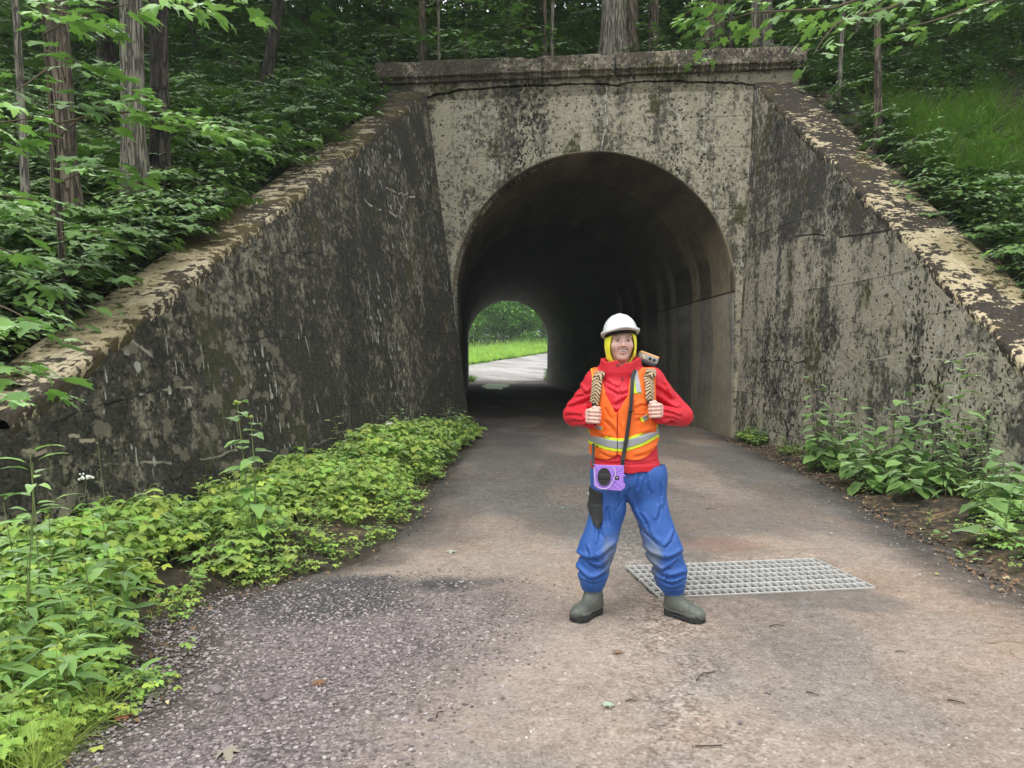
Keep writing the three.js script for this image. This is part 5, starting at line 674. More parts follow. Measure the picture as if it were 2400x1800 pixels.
function fist(sx, c) { const m = (x, y, z, r) => [x * sx, y, z, r], fs = [0.034, 0.0125, -0.0095, -0.030], out = []; fs.forEach((y, i) => { const k = [1, 1.05, 1, 0.86][i], r = 0.0108 * (i === 3 ? 0.9 : 1); out.push([m(-0.036, y, 0.008, r * 1.1), m(-0.026, y + 0.001, 0.034, r), m(0.012 * k, y - 0.001, 0.037, r * 0.96), m(0.026 * k, y - 0.002, 0.020, r * 0.88), m(0.014 * k, y - 0.003, 0.006, r * 0.82)]); }); out.push([m(-0.026, 0.034, -0.004, 0.014), m(-0.004, 0.052, 0.016, 0.0115), m(0.024, 0.050, 0.030, 0.0095)]); const palm = [[m(-0.04, 0.028, -0.002, 0.017), m(-0.042, -0.026, -0.004, 0.016)], [m(-0.024, 0.02, -0.012, 0.017), m(-0.03, -0.03, -0.022, 0.018)]];
  return (X, Y, Z) => { const x = X - c[0], y = Y - c[1], z = Z - c[2]; if (Math.hypot(x, y, z) > 0.14) return Math.hypot(x, y, z) - 0.1; let p = 9; for (const q of palm) p = smin(p, cone(x, y, z, q[0], q[1]), 0.015); let d = p; for (const f of out) d = smin(d, chain(x, y, z, f, 0.004), f === out[4] ? 0.008 : 0.0035); return d; }; }
const fistL = fist(1, hdL), fistR = fist(-1, hdR);
const LEG_L = [J(1430, 1112, 4.67, 0.118), J(1424, 1195, 4.655, 0.105), J(1399, 1284, 4.61, 0.108), J(1390, 1338, 4.635, 0.095), J(1388, 1372, 4.655, 0.066)], LEG_R = [J(1518, 1112, 4.67, 0.118), J(1524, 1195, 4.655, 0.107), J(1554, 1284, 4.61, 0.108), J(1570, 1344, 4.62, 0.098), J(1578, 1382, 4.635, 0.066)];
const slim = (leg, k) => leg.map((p) => [p[0], p[1], p[2], p[3] * k]), ANK_L = J(1390, 1415, 4.66, 0.035), ANK_R = J(1578, 1418, 4.64, 0.035);
{
  const inside = (x, y, z) => { let d = torso(x, y, z) + 0.045; d = smin(d, head(x, y, z), 0.01); for (const [s, e, w, h] of [[shL, elL, wrL, hdL], [shR, elR, wrR, hdR]]) { d = smin(d, chain(x, y, z, [[-0.01, 1.43, -0.03, 0.05], [...s, 0.045], [...e, 0.036], [...w, 0.026], [h[0] + Math.sign(e[0]) * 0.034, h[1] - 0.012, h[2] - 0.018, 0.022]], 0.02), 0.02); } d = smin(d, chain(x, y, z, [...slim(LEG_L, 0.6), ANK_L], 0.02), 0.03); return smin(d, chain(x, y, z, [...slim(LEG_R, 0.6), ANK_R], 0.02), 0.03); };
  const tone = (x, y, z) => {
    let c = [0.70, 0.455, 0.375]; const m = (q, t) => { c = c.map((v, i) => mix(v, q[i], clamp(t))); }, ax = Math.abs(x);
    if (y > 1.54 && Math.abs(x) < 0.1) {
      m([0.70, 0.36, 0.31], 0.55 * Math.exp(-(((ax - 0.042) / 0.02) ** 2) - (((y - 1.66) / 0.018) ** 2))); m([0.7, 0.36, 0.3], 0.5 * Math.exp(-((x / 0.013) ** 2) - (((y - 1.66) / 0.012) ** 2)));
      const jaw = sst(1.655, 1.62, y + 0.25 * Math.max(0, 0.045 - ax)) * (0.6 + 0.8 * (n3(x * 400, y * 400, z * 400) - 0.5)); m([0.33, 0.21, 0.16], jaw * (ax > 0.03 ? 0.65 : 0.28)); m([0.22, 0.12, 0.09], 0.45 * Math.exp(-(((y - 1.648) / 0.0045) ** 2)) * sst(0.03, 0.02, ax) * (z > 0.06 ? 1 : 0));
      if (z > 0.055 && ax < 0.033) { const lipY = y - 0.022 * (ax / 0.033) ** 2; m([0.46, 0.17, 0.16], 0.85 * Math.max(Math.exp(-(((lipY - 1.6375) / 0.0035) ** 2)), Math.exp(-(((lipY - 1.617) / 0.0055) ** 2)))); if (lipY > 1.6215 && lipY < 1.634 && z < 0.096 && ax < 0.029) m([0.10, 0.03, 0.03], 0.9); }
      const by = 1.7105 + 0.004 * sst(0.012, 0.035, ax) - 0.25 * Math.max(0, ax - 0.04); if (z > 0.05) m([0.12, 0.07, 0.045], 0.8 * Math.exp(-(((y - by) / 0.0045) ** 2)) * sst(0.010, 0.016, ax) * sst(0.055, 0.046, ax));
      m([0.13, 0.08, 0.05], sst(0.062, 0.068, ax) * sst(1.70, 1.715, y) * 0.8);
    } return c;
  };
  const coarse = netMesh((x, y, z) => { let d = inside(x, y, z); d = Math.max(d, y - 1.51); for (const h of [hdL, hdR]) d = Math.max(d, 0.05 - Math.hypot(x - h[0], y - h[1], z - h[2])); return d; }, [-0.48, 0.04, -0.22], [0.53, 1.55, 0.28], 0.012, tone);
  const fineHead = netMesh((x, y, z) => Math.max(inside(x, y, z), 1.505 - y), [-0.12, 1.49, -0.14], [0.12, 1.83, 0.14], 0.0034, tone, 0.002);
  const hands = [[fistL, hdL], [fistR, hdR]].map(([f, h]) => netMesh((x, y, z) => Math.max(smin(f(x, y, z), Math.max(inside(x, y, z), Math.hypot(x - h[0], y - h[1], z - h[2]) - 0.062), 0.012), Math.hypot(x - h[0], y - h[1], z - h[2]) - 0.085), [h[0] - 0.09, h[1] - 0.08, h[2] - 0.08], [h[0] + 0.09, h[1] + 0.08, h[2] + 0.08], 0.003, (x, y, z) => { const k = 1 + 0.25 * (n3(x * 90, y * 90, z * 90) - 0.5); return [0.70 * k, 0.44 * k, 0.37 * k]; }, 0.002));
  part('body', join([coarse, fineHead, ...hands]), new THREE.MeshPhysicalMaterial({ vertexColors: true, roughness: 0.55, color: 0xffffff }), person);
  const EYE_W = std({ color: rgb(0.62, 0.6, 0.57), roughness: 0.25 }), IRIS = std({ color: rgb(0.045, 0.035, 0.03), roughness: 0.2 });
  for (const s of [-1, 1]) { const e = part('eye', new THREE.SphereGeometry(0.0105, 16, 12).scale(1.25, 0.62, 1).translate(s * 0.033, 1.6905, 0.0765), EYE_W, person); part('iris', new THREE.SphereGeometry(0.0052, 12, 8).scale(1, 0.95, 0.5).translate(s * 0.033 + 0.001, 1.6905, 0.0858), IRIS, e);
    part('eyelid', netMesh((x, y, z) => chain(x, y, z, [[s * 0.019, 1.692, 0.080, 0.0022], [s * 0.032, 1.6975, 0.0865, 0.0030], [s * 0.046, 1.693, 0.078, 0.0022]], 0.003), [s * 0.033 - 0.02, 1.685, 0.068], [s * 0.033 + 0.02, 1.705, 0.096], 0.0013, null, 0.001), std({ color: rgb(0.30, 0.17, 0.13), roughness: 0.6 }), e); }
  part('teeth', netMesh((x, y, z) => Math.max(ball(x, y, z, 0, 1.632, 0.055, 0.036, 0.03, 0.039), Math.abs(y - 1.6298 - 9 * x * x) - 0.0038, Math.abs(x) - 0.024), [-0.035, 1.61, 0.04], [0.035, 1.65, 0.1], 0.0016, null, 0.001), std({ color: rgb(0.60, 0.56, 0.52), roughness: 0.4 }), person);
}
part('jacket', netMesh(jacket, [-0.48, 0.87, -0.24], [0.53, 1.61, 0.24], 0.005), RED, person);
part('zip', new RoundedBoxGeometry(0.008, 0.05, 0.006, 2, 0.003).rotateX(-0.35).translate(-0.006, 1.475, 0.105), std({ color: 0x151515, roughness: 0.5 }), person);
// trousers
const seat = (x, y, z) => { const c = pl(1473, 1105, 4.67); return ball(x, y, z, c[0], 0.86, -0.01, 0.205, 0.14, 0.145); };
function trousers(x, y, z) {
  let a = chain(x, y, z, LEG_L, 0.03), b = chain(x, y, z, LEG_R, 0.03); const l = a < b, leg = l ? LEG_L : LEG_R; let d = smin(a, b, 0.02); d = smin(d, seat(x, y, z), 0.06);
  if (d < 0.06) { d += 0.010 * (n3(x * 9, y * 7, z * 9) - 0.5) + 0.004 * (n3(x * 22, y * 18, z * 22) - 0.5) - folded(LEG_FOLDS, x + 0.016 * (n2(y * 15, z * 12 + 4) - 0.5), y + 0.018 * (n2(z * 13, x * 11) - 0.5)); d -= 0.006 * Math.exp(-(((y - 0.185) / 0.02) ** 2)); }
  const cut = l ? 0.155 : 0.135; return Math.max(d, cut - y - (l ? 0 : 0) , y - 0.93);
}
const dirt = (x, y, z) => { const leg = x < 0.05 ? LEG_L : LEG_R, inner = (x < 0.05 ? x - leg[2][0] : leg[2][0] - x), n = fbm3(x * 13 + 3, y * 9, z * 13), f = n3(x * 70, y * 70, z * 70), k = sst(0.44, 0.86, 0.55 * n + 0.5 * sst(-0.04, 0.07, inner) * sst(0.66, 0.42, y) * sst(0.2, 0.33, y) + 0.10 * sst(0.34, 0.2, y) + 0.10 * (f - 0.5)); const w = 0.95 + 0.25 * (fbm3(x * 9, y * 9, z * 9) - 0.5); return [mix(0.026 * w, 0.16, k * 0.75), mix(0.105 * w, 0.18, k * 0.75), mix(0.38 * w, 0.19, k * 0.75)]; };
part('trousers', netMesh(trousers, [-0.4, 0.1, -0.22], [0.53, 0.95, 0.24], 0.005, dirt), cloth({ color: 0xffffff, vertexColors: true, roughness: 0.6, sheen: 0.15 }), person);
{ // black cargo pocket on the thigh, and dark cuff tab
  const pk = [pl(1378, 1140), pl(1406, 1148), pl(1407, 1205), pl(1398, 1230), pl(1385, 1218), pl(1374, 1180)], inP = (x, y) => { let d = -9; for (let i = 0; i < pk.length; i++) { const a = pk[i], b = pk[(i + 1) % pk.length], ex = b[0] - a[0], ey = b[1] - a[1], l = Math.hypot(ex, ey); d = Math.max(d, -((x - a[0]) * -ey + (y - a[1]) * ex) / l * -1); } return d; };
  const sgn = inP((pk[0][0] + pk[3][0]) / 2, (pk[0][1] + pk[3][1]) / 2) < 0 ? 1 : -1; const reg = (x, y) => { let d = -9; for (let i = 0; i < pk.length; i++) { const a = pk[i], b = pk[(i + 1) % pk.length], ex = b[0] - a[0], ey = b[1] - a[1], l = Math.hypot(ex, ey); d = Math.max(d, sgn * ((x - a[0]) * -ey + (y - a[1]) * ex) / l); } return d; };
  const pocket = part('pocket', netMesh((x, y, z) => Math.max(trousers(x, y, z) - 0.012 - 0.005 * sst(0.70, 0.69, y) + 0.004 * (n3(x * 25, y * 25, z * 25) - 0.5), Math.max(reg(x, y), -x - 0.6), -z - 0.03), [-0.28, 0.5, -0.06], [-0.08, 0.84, 0.2], 0.005), cloth({ color: rgb(0.018, 0.019, 0.02) }), person);
  const pm = pl(1384, 1157, 4.575); for (const [o, w] of [[0.006, 0.010], [-0.004, 0.014]]) { const q = part('pocket_mark', new THREE.BoxGeometry(w, 0.003, 0.002).rotateZ(-0.5).rotateY(-0.5).translate(pm[0] - 0.012, pm[1] + o, 0.075), std({ color: 0xd8d8d8 }), pocket); }
}
// boots
function boot(heelX, heelZ, yaw, topX, topZ) {
  const c = Math.cos(yaw), s = Math.sin(yaw), loc = (x, z) => [(x - heelX) * c - (z - heelZ) * s, (x - heelX) * s + (z - heelZ) * c], tl = loc(topX, topZ);
  const upper = (X, y, Z) => { const [x, z] = loc(X, Z); let d = cone(x, y, z, [0, 0.085, 0.055, 0.054], [tl[0], 0.27, tl[1], 0.062]); d = smin(d, cone(x, y, z, [0, 0.085, 0.07, 0.052], [0.004, 0.055, 0.185, 0.048]), 0.04); d = smin(d, ball(x, y, z, 0.004, 0.05, 0.215, 0.05, 0.042, 0.062), 0.03); d = smin(d, ball(x, y, z, 0, 0.06, 0.035, 0.044, 0.05, 0.045), 0.02); if (d < 0.03) d += 0.004 * (n3(X * 40, y * 40, Z * 40) - 0.5) + 0.004 * Math.sin(y * 90) * sst(0.09, 0.15, y) * 0.5; return Math.max(d, 0.016 - y, y - 0.262); };
  const outline = (x, z) => Math.min(Math.hypot(x, z - 0.045) - 0.047, Math.hypot(x - 0.004, z - 0.208) - 0.056 + 0.1 * Math.max(0, z - 0.25), Math.max(Math.abs(x) - mix(0.042, 0.052, clamp((z - 0.04) / 0.17)), Math.abs(z - 0.125) - 0.09));
  const sole = (X, y, Z) => { const [x, z] = loc(X, Z); const wave = 0.034 + 0.010 * sst(0.05, 0, z) + 0.016 * sst(0.23, 0.27, z) - 0.004 * Math.cos((z - 0.12) * 26), arch = 0.010 * Math.exp(-(((z - 0.105) / 0.028) ** 2)); return Math.max(outline(x, z) - 0.006 + (Math.sin(z * 190) > 0.2 && y < 0.014 ? 0.004 : 0), y - wave, arch - y); };
  const lo = [Math.min(heelX, topX) - 0.3, -0.005, heelZ - 0.09], hi = [Math.max(heelX, topX) + 0.3, 0.29, heelZ + 0.34];
  const u = part('boot', netMesh(upper, lo, hi, 0.0045, (x, y, z) => { const k = 0.85 + 0.5 * fbm3(x * 22, y * 22, z * 22) + 0.2 * (n3(x * 120, y * 120, z * 120) - 0.5), m = sst(0.58, 0.68, fbm3(x * 30 + 7, y * 30, z * 30)); return [mix(0.083 * k, 0.2, m * 0.5), mix(0.092 * k, 0.19, m * 0.5), mix(0.076 * k, 0.15, m * 0.5)]; }), new THREE.MeshPhysicalMaterial({ vertexColors: true, roughness: 0.55, clearcoat: 0.1, clearcoatRoughness: 0.5 }), person);
  part('sole', netMesh(sole, lo, hi, 0.004), std({ color: rgb(0.022, 0.022, 0.022), roughness: 0.75 }), u);
  const band = (X, y, Z) => { const [x, z] = loc(X, Z); return Math.max(upper(X, y, Z) - 0.003, Math.abs(y - (0.045 + 0.010 * sst(0.05, 0, z) - 0.004 * Math.cos((z - 0.12) * 26))) - 0.010, z - 0.24); }; part('welt', netMesh(band, lo, hi, 0.004), std({ color: rgb(0.13, 0.13, 0.115), roughness: 0.7 }), u);
}
{ const L = pl(1404, 1440, 4.70), R = pl(1563, 1446, 4.66); boot(L[0], L[2] - 0.01, -0.72, LEG_L[4][0], LEG_L[4][2]); boot(R[0], R[2] - 0.01, 0.72, LEG_R[4][0], LEG_R[4][2]); }
const VEST_FOLDS = foldSet([[0.015, 0.006, [480, 1100], [560, 1180], [600, 1260]], [0.015, 0.006, [730, 1090], [840, 1060], [930, 1040]], [0.014, 0.006, [620, 1150], [640, 1250], [610, 1320]], [0.013, 0.005, [760, 1230], [850, 1200], [960, 1190]], [0.013, 0.005, [400, 1230], [470, 1260], [520, 1250]], [0.012, 0.005, [430, 1400], [500, 1430], [600, 1440]], [0.014, 0.006, [720, 1420], [830, 1400], [960, 1340]], [0.012, 0.005, [500, 900], [490, 1000], [520, 1080]], [0.012, 0.005, [720, 980], [790, 950], [850, 960]]], [1300, 700], 3.95);
// vest and its bands: pieces cut out of a slightly larger torso
const vestBody = (x, y, z) => { let d = trunk(x, y, z); if (d < 0.05) d += 0.012 * (n3(x * 8 + 3, y * 6, z * 8) - 0.5) - folded(VEST_FOLDS, x, y + 0.01 * (n2(x * 20, 3) - 0.5)); return d - 0.015; };
const F = (px, py) => pl(px, py, 4.5);
{
  const vL = poly([[F(0, 968)[1], F(1447, 0)[0]], [F(0, 925)[1], F(1425, 0)[0]], [F(0, 868)[1], F(1417, 0)[0]], [1.6, F(1420, 0)[0]]]), vR = poly([[F(0, 968)[1], F(1452, 0)[0]], [F(0, 928)[1], F(1477, 0)[0]], [F(0, 866)[1], F(1486, 0)[0]], [1.6, F(1484, 0)[0]]]);
  const y0 = F(0, 968)[1], mid = F(1452, 0)[0];
  const cut = (x, y, z) => { const neck = z > -0.02 ? (y > y0 ? Math.min(x - vL(y), vR(y) - x) : 0.003 - Math.abs(x - mid)) : 0.075 - Math.hypot(x, Math.max(0, y - 1.44)) ; const hole = y > 1.16 ? (x < 0 ? -x - mix(0.199, 0.179, sst(1.16, 1.3, y)) : x - mix(0.22, 0.205, sst(1.16, 1.3, y))) : -1; const side = x < mid ? (x - F(1424, 0)[0]) / 0.1 : (x - F(1492, 0)[0]) / 0.12; const hem = mix(F(0, 1080)[1], F(0, 1052)[1], clamp(Math.pow(Math.abs(side), 2.2) * (x < mid ? (side < 0 ? 0.5 : 1.2) : (side < 0 ? 0.9 : 0.75)), 0, 1.5)); return Math.max(neck, hole, hem - y); };
  const vest = part('safety_vest', netMesh((x, y, z) => Math.max(vestBody(x, y, z), cut(x, y, z)), [-0.24, 0.92, -0.2], [0.31, 1.53, 0.2], 0.005), cloth({ color: rgb(0.90, 0.155, 0.012), roughness: 0.65 }), person);
  const SILVER = std({ color: rgb(0.36, 0.37, 0.38), roughness: 0.38, metalness: 0.25 }), LIME = cloth({ color: rgb(0.66, 0.80, 0.02), roughness: 0.6 });
  const band = (name, mat, off, reg, lo, hi) => part(name, netMesh((x, y, z) => Math.max(vestBody(x, y, z) - off, cut(x, y, z) - 0.001, reg(x, y, z)), lo, hi, 0.0045), mat, vest);
  const line = poly([[F(1380, 0)[0], F(0, 1027)[1]], [F(1425, 0)[0], F(0, 1040)[1]], [F(1453, 0)[0], F(0, 1044)[1]], [F(1470, 0)[0], F(0, 1043)[1]], [F(1510, 0)[0], F(0, 1031)[1]], [F(1552, 0)[0], F(0, 1014)[1]]]), side = (s) => (x, z) => s * (x - mid), box = [[-0.25, 0.95, -0.2], [0.31, 1.2, 0.2]];
  for (const s of [-1, 1]) { band('lime_band', LIME, 0.003, (x, y, z) => Math.max(Math.abs(y - line(x)) - 0.041, -s * (x - mid)), ...box); band('silver_band', SILVER, 0.0065, (x, y, z) => Math.max(Math.abs(y - line(x) - 0.002) - 0.024, -s * (x - mid)), ...box); }
  // shoulder stripes
  const sl = poly([[F(0, 925)[1], F(1503, 0)[0]], [F(0, 866)[1], F(1496, 0)[0]], [1.6, F(1494, 0)[0]]]), top = [[0.03, F(0, 924)[1] - 0.01, -0.1], [0.25, 1.53, 0.2]];
  band('lime_stripe', LIME, 0.003, (x, y, z) => Math.max(Math.abs(x - sl(y) + 0.006) - 0.026, F(0, 923)[1] - y), ...top); band('silver_stripe', SILVER, 0.0065, (x, y, z) => Math.max(Math.abs(x - sl(y) - 0.005) - 0.016, F(0, 921)[1] - y), ...top);
  const sr = F(1393, 0)[0], topL = [[-0.21, F(0, 945)[1], -0.1], [0.02, 1.53, 0.2]]; band('lime_stripe', LIME, 0.003, (x, y, z) => Math.max(Math.abs(x - sr) - 0.010, F(0, 940)[1] - y), ...topL);
  // pockets with reflective tabs
  const pk = (px, py, w, h) => { const [x, y] = F(px, py); const p = part('vest_pocket', netMesh((X, Y, Z) => Math.max(vestBody(X, Y, Z) - 0.007, cut(X, Y, Z) - 0.001, Math.abs(X - x) - w, Math.abs(Y - y) - h, -Z), [x - w - 0.02, y - h - 0.02, 0], [x + w + 0.02, y + h + 0.02, 0.2], 0.0045), cloth({ color: rgb(0.86, 0.14, 0.012) }), vest); return [x, y, p]; };
  pk(1524, 995, 0.05, 0.055); pk(1404, 1013, 0.04, 0.036); pk(1500, 953, 0.035, 0.045);
  for (const [px, py, w, h, t] of [[1512, 981, 0.026, 0.016, -0.5], [1404, 1003, 0.026, 0.011, 0.4]]) { const [x, y] = F(px, py), rt = (X, Y) => [(X - x) * Math.cos(t) + (Y - y) * -Math.sin(t), (X - x) * Math.sin(t) + (Y - y) * Math.cos(t)]; const bx = [[x - 0.05, y - 0.05, 0], [x + 0.05, y + 0.05, 0.2]]; band('lime_tab', LIME, 0.010, (X, Y, Z) => { const [a, b] = rt(X, Y); return Math.max(Math.abs(a) - w, Math.abs(b) - h, -Z); }, ...bx); band('silver_tab', SILVER, 0.0135, (X, Y, Z) => { const [a, b] = rt(X, Y); return Math.max(Math.abs(a - 0.006) - w * 0.6, Math.abs(b) - h, -Z); }, ...bx); }
  const tag = F(1400, 1047); band('vest_tag', std({ color: 0x1a1512 }), 0.006, (X, Y, Z) => Math.max(Math.abs(Math.hypot((X - tag[0]) / 1.6, Y - tag[1] + 0.4 * (X - tag[0])) - 0.007) - 0.002, -Z), [tag.map((v, i) => i < 2 ? v - 0.03 : 0), [tag[0] + 0.03, tag[1] + 0.03, 0.2]][0], [tag[0] + 0.03, tag[1] + 0.03, 0.2]);
}
// yellow hood under the hard hat
part('hood', netMesh((x, y, z) => { const drape = sst(1.68, 1.56, y), o = ball(x, y, z, 0, 1.675, -0.012, 0.098 + 0.006 * drape, 0.15, 0.112) + 0.004 * Math.sin(y * 70 + x * 60) * drape, inn = Math.max(-(ball(x, y, z, 0, 1.675, -0.01, 0.084, 0.136, 0.098)), -9), open = z > 0 ? 1 - Math.hypot((x - 0.001) / (0.069 + 0.007 * sst(1.72, 1.62, y)), (y - 1.675) / (y > 1.675 ? 0.105 : 0.14)) : -1; return Math.max(o, inn, open * 0.06, 1.525 - y, y - 1.80); }, [-0.12, 1.51, -0.14], [0.12, 1.82, 0.13], 0.004), cloth({ color: rgb(0.86, 0.82, 0.04), roughness: 0.7, side: THREE.DoubleSide }), person);
// hard hat: ribbed dome, rim and peak, tipped back
{
  const hat = new THREE.Group(); hat.name = 'hard_hat'; person.add(hat); hat.position.set(-0.003, 1.745, -0.012); hat.rotation.set(-0.20, 0, 0.075); hat.scale.setScalar(1.0);
  const dome = (x, y, z) => { const rib = 0.004 * Math.exp(-((x / 0.016) ** 2)) + 0.0025 * Math.exp(-(((Math.abs(x) - 0.045) / 0.010) ** 2)), o = ball(x, y, z, 0, 0, 0, 0.104, 0.112 + rib, 0.128), inn = -ball(x, y, z, 0, 0, 0, 0.09, 0.098, 0.114); const rx = Math.hypot(x / 0.117, z > 0 ? z / (0.150 + 0.028 * sst(0.09, 0, Math.abs(x))) : z / 0.138), drop = -0.012 + 0.9 * x * x + (z > 0.1 ? 0.1 * (z - 0.1) : 0); const rim = Math.max((rx - 1) * 0.115, Math.abs(y - drop) - 0.0035, -(Math.hypot(x / 0.098, z / 0.122) - 1) * 0.1), lip = Math.max(Math.abs((rx - 0.985) * 0.115) - 0.0035, Math.abs(y - drop + 0.003) - 0.0075); let d = Math.max(o, inn, -0.014 - y); d = smin(d, rim, 0.008); return smin(d, lip, 0.004); };
  part('shell', netMesh(dome, [-0.135, -0.045, -0.155], [0.135, 0.13, 0.195], 0.0038, null, 0.002), new THREE.MeshPhysicalMaterial({ color: rgb(0.74, 0.77, 0.77), roughness: 0.32, clearcoat: 0.35, clearcoatRoughness: 0.2 }), hat);
  part('headband', netMesh((x, y, z) => Math.max(Math.abs(Math.hypot(x / 0.094, z / 0.117) - 1) * 0.1 - 0.004, Math.abs(y + 0.02) - 0.014), [-0.11, -0.05, -0.13], [0.11, 0.01, 0.13], 0.0045), std({ color: 0x141414 }), hat);
}
part('chin_toggle', new THREE.CylinderGeometry(0.013, 0.013, 0.012, 20).rotateX(PI / 2 - 0.3).translate(pl(1449, 855, 4.56)[0], pl(1449, 855, 4.56)[1], 0.098), std({ color: 0x1c1c1f, roughness: 0.4 }), person);

// ---------- what the person carries ----------
const front = (x, y, off = 0.014) => { for (let z = 0.3; z > -0.25; z -= 0.002) if (trunk(x, y, z) < off) return z; return 0; };
function ribbon(px, width, off, thick = 0.006, z0) { // a flat strap lying on the body; px: [px, py] list in the picture
  const c = new THREE.CatmullRomCurve3(px.map(([a, b, d]) => { const q = pl(a, b, d ?? 4.5); if (d === undefined) q[2] = front(q[0], q[1], off); return V(...q); })), n = 40, pts = c.getPoints(n); pts.forEach((q, i) => { if (!z0 && q.z > 0.05) q.z = Math.max(q.z, front(q.x, q.y, off)); });
  let len = 0; return sheet(4, n, (i, j) => { const k = Math.round(j * n), q = pts[k], t = (pts[Math.min(n, k + 1)].clone()).sub(pts[Math.max(0, k - 1)]).normalize(), gd = z0 ? V(0, 0.15, 1) : V(trunk(q.x + 0.02, q.y, q.z) - trunk(q.x - 0.02, q.y, q.z), trunk(q.x, q.y + 0.02, q.z) - trunk(q.x, q.y - 0.02, q.z), trunk(q.x, q.y, q.z + 0.02) - trunk(q.x, q.y, q.z - 0.02)).normalize(), nr = gd.addScaledVector(t, -gd.dot(t)).normalize(), s = t.clone().cross(nr).normalize(); if (i === 0 && k) len += q.distanceTo(pts[k - 1]); const e = [[-1, 0], [-1, 1], [0, 1.15], [1, 1], [1, 0]][Math.round(i * 4)]; const p = q.clone().addScaledVector(s, -e[0] * width / 2).addScaledVector(nr, e[1] * thick); return [p, (e[0] + 1) / 2, len]; });
}
{
  const BLACK = cloth({ color: rgb(0.016, 0.016, 0.018), roughness: 0.6 }), PLASTIC = std({ color: rgb(0.014, 0.014, 0.015), roughness: 0.4 });
  const pack = thing('backpack', 'backpack with tan zigzag shoulder straps worn by the person', 'backpack', FOOT.toArray());
  part('pack_body', new RoundedBoxGeometry(0.3, 0.44, 0.17, 5, 0.06).translate(0.02, 1.25, -0.265), cloth({ color: rgb(0.03, 0.03, 0.034) }), pack);
  const zig = paint(128, 256, (u, v, o) => { const a = Math.abs(u - 0.5) * 2, q = ((v * 16 - a * 1.1 + 0.22 * (n2(u * 12, v * 60) - 0.5)) % 1 + 1) % 1, k = q < 0.33 + 0.1 * n2(u * 9, v * 40) ? 1 : 0; o[0] = mix(192, 40, k); o[1] = mix(165, 33, k); o[2] = mix(130, 28, k); }, false, true); zig.map.repeat.set(1, 3.2);
  const STRAP = cloth({ map: zig.map, roughness: 0.8 });
  const s1 = [[1413, 915, 4.87], [1411, 880, 4.79], [1408, 870, 4.69], [1405, 880, 4.58], [1404, 892], [1402, 910], [1398, 935], [1396, 947]], s2 = [[1520, 910, 4.87], [1521, 876, 4.79], [1523, 866, 4.69], [1525, 876, 4.58], [1526, 888], [1526, 905], [1525, 925], [1525, 938]];
  for (const [a, h, k] of [[s1, hdL, -1], [s2, hdR, 1]]) {
    const st = part('shoulder_strap', ribbon(a, 0.062, 0.026, 0.010), STRAP, pack), e = a[a.length - 1], q = pl(e[0], e[1], 4.5), z = front(q[0], q[1], 0.03);
    const bk = part('buckle', new RoundedBoxGeometry(0.032, 0.034, 0.014, 2, 0.004).translate(q[0], q[1] - 0.012, z + 0.006), PLASTIC, st); part('strap_slot', new RoundedBoxGeometry(0.024, 0.006, 0.016, 2, 0.002).translate(q[0], q[1] - 0.006, z + 0.0075), BLACK, st);
    part('webbing', tube([V(q[0], q[1] - 0.02, z + 0.004), V(h[0], h[1] + 0.05, h[2] + 0.004), V(h[0], h[1], h[2] + 0.014), V(h[0] - k * 0.002, h[1] - 0.05, h[2] - 0.004)], [0.011, 0.010, 0.009, 0.008], 8), BLACK, st);
  }
  // satellite receiver standing on the pack behind the shoulder
  const rc = thing('positioning_receiver', 'grey boxy receiver with orange rim and lights behind the shoulder', 'device', [...pl(1517, 843, 4.72)].map((v, i) => v + FOOT.toArray()[i]));
  rc.rotation.set(-0.04, -0.05, -0.36); rc.scale.setScalar(1.12);
  part('housing', new RoundedBoxGeometry(0.112, 0.046, 0.1, 4, 0.018).translate(0, 0.006, 0), std({ color: rgb(0.34, 0.35, 0.36), roughness: 0.4 }), rc); part('lower_shell', new RoundedBoxGeometry(0.104, 0.03, 0.094, 4, 0.014).translate(0, -0.02, 0), std({ color: rgb(0.03, 0.03, 0.032), roughness: 0.5 }), rc); part('orange_rim', new RoundedBoxGeometry(0.108, 0.014, 0.096, 3, 0.006).translate(0, 0.026, 0), std({ color: rgb(0.75, 0.42, 0.2), roughness: 0.45 }), rc);
  for (const x of [0.008, 0.031]) part('button', new RoundedBoxGeometry(0.017, 0.017, 0.006, 2, 0.002).translate(x, 0.006, 0.0485), PLASTIC, rc); const lamp = new THREE.MeshStandardMaterial({ color: rgb(0.5, 0.3, 0.08), emissive: rgb(1, 0.6, 0.15), emissiveIntensity: 0.8 }); for (const [x, y] of [[-0.031, 0.010], [-0.022, 0.001]]) part('status_light', new THREE.SphereGeometry(0.0035, 10, 8).translate(x, y, 0.050), lamp, rc);
  part('mount', new THREE.CylinderGeometry(0.012, 0.014, 0.09, 12).translate(-0.005, -0.07, 0), PLASTIC, rc); part('mount', new RoundedBoxGeometry(0.04, 0.03, 0.04, 2, 0.008).translate(-0.005, -0.05, 0), PLASTIC, rc);
  // purple tablet case on a shoulder strap
  const tc = pl(1426, 1119, 4.475), tb = thing('tablet_case', 'purple rugged tablet case with round black hand strap hanging at the hip', 'tablet', tc.map((v, i) => v + FOOT.toArray()[i])); tb.rotation.set(-0.12, -0.10, -0.03);
  const PURPLE = std({ color: rgb(0.33, 0.17, 0.62), roughness: 0.5 }), W = 0.172, H = 0.135;
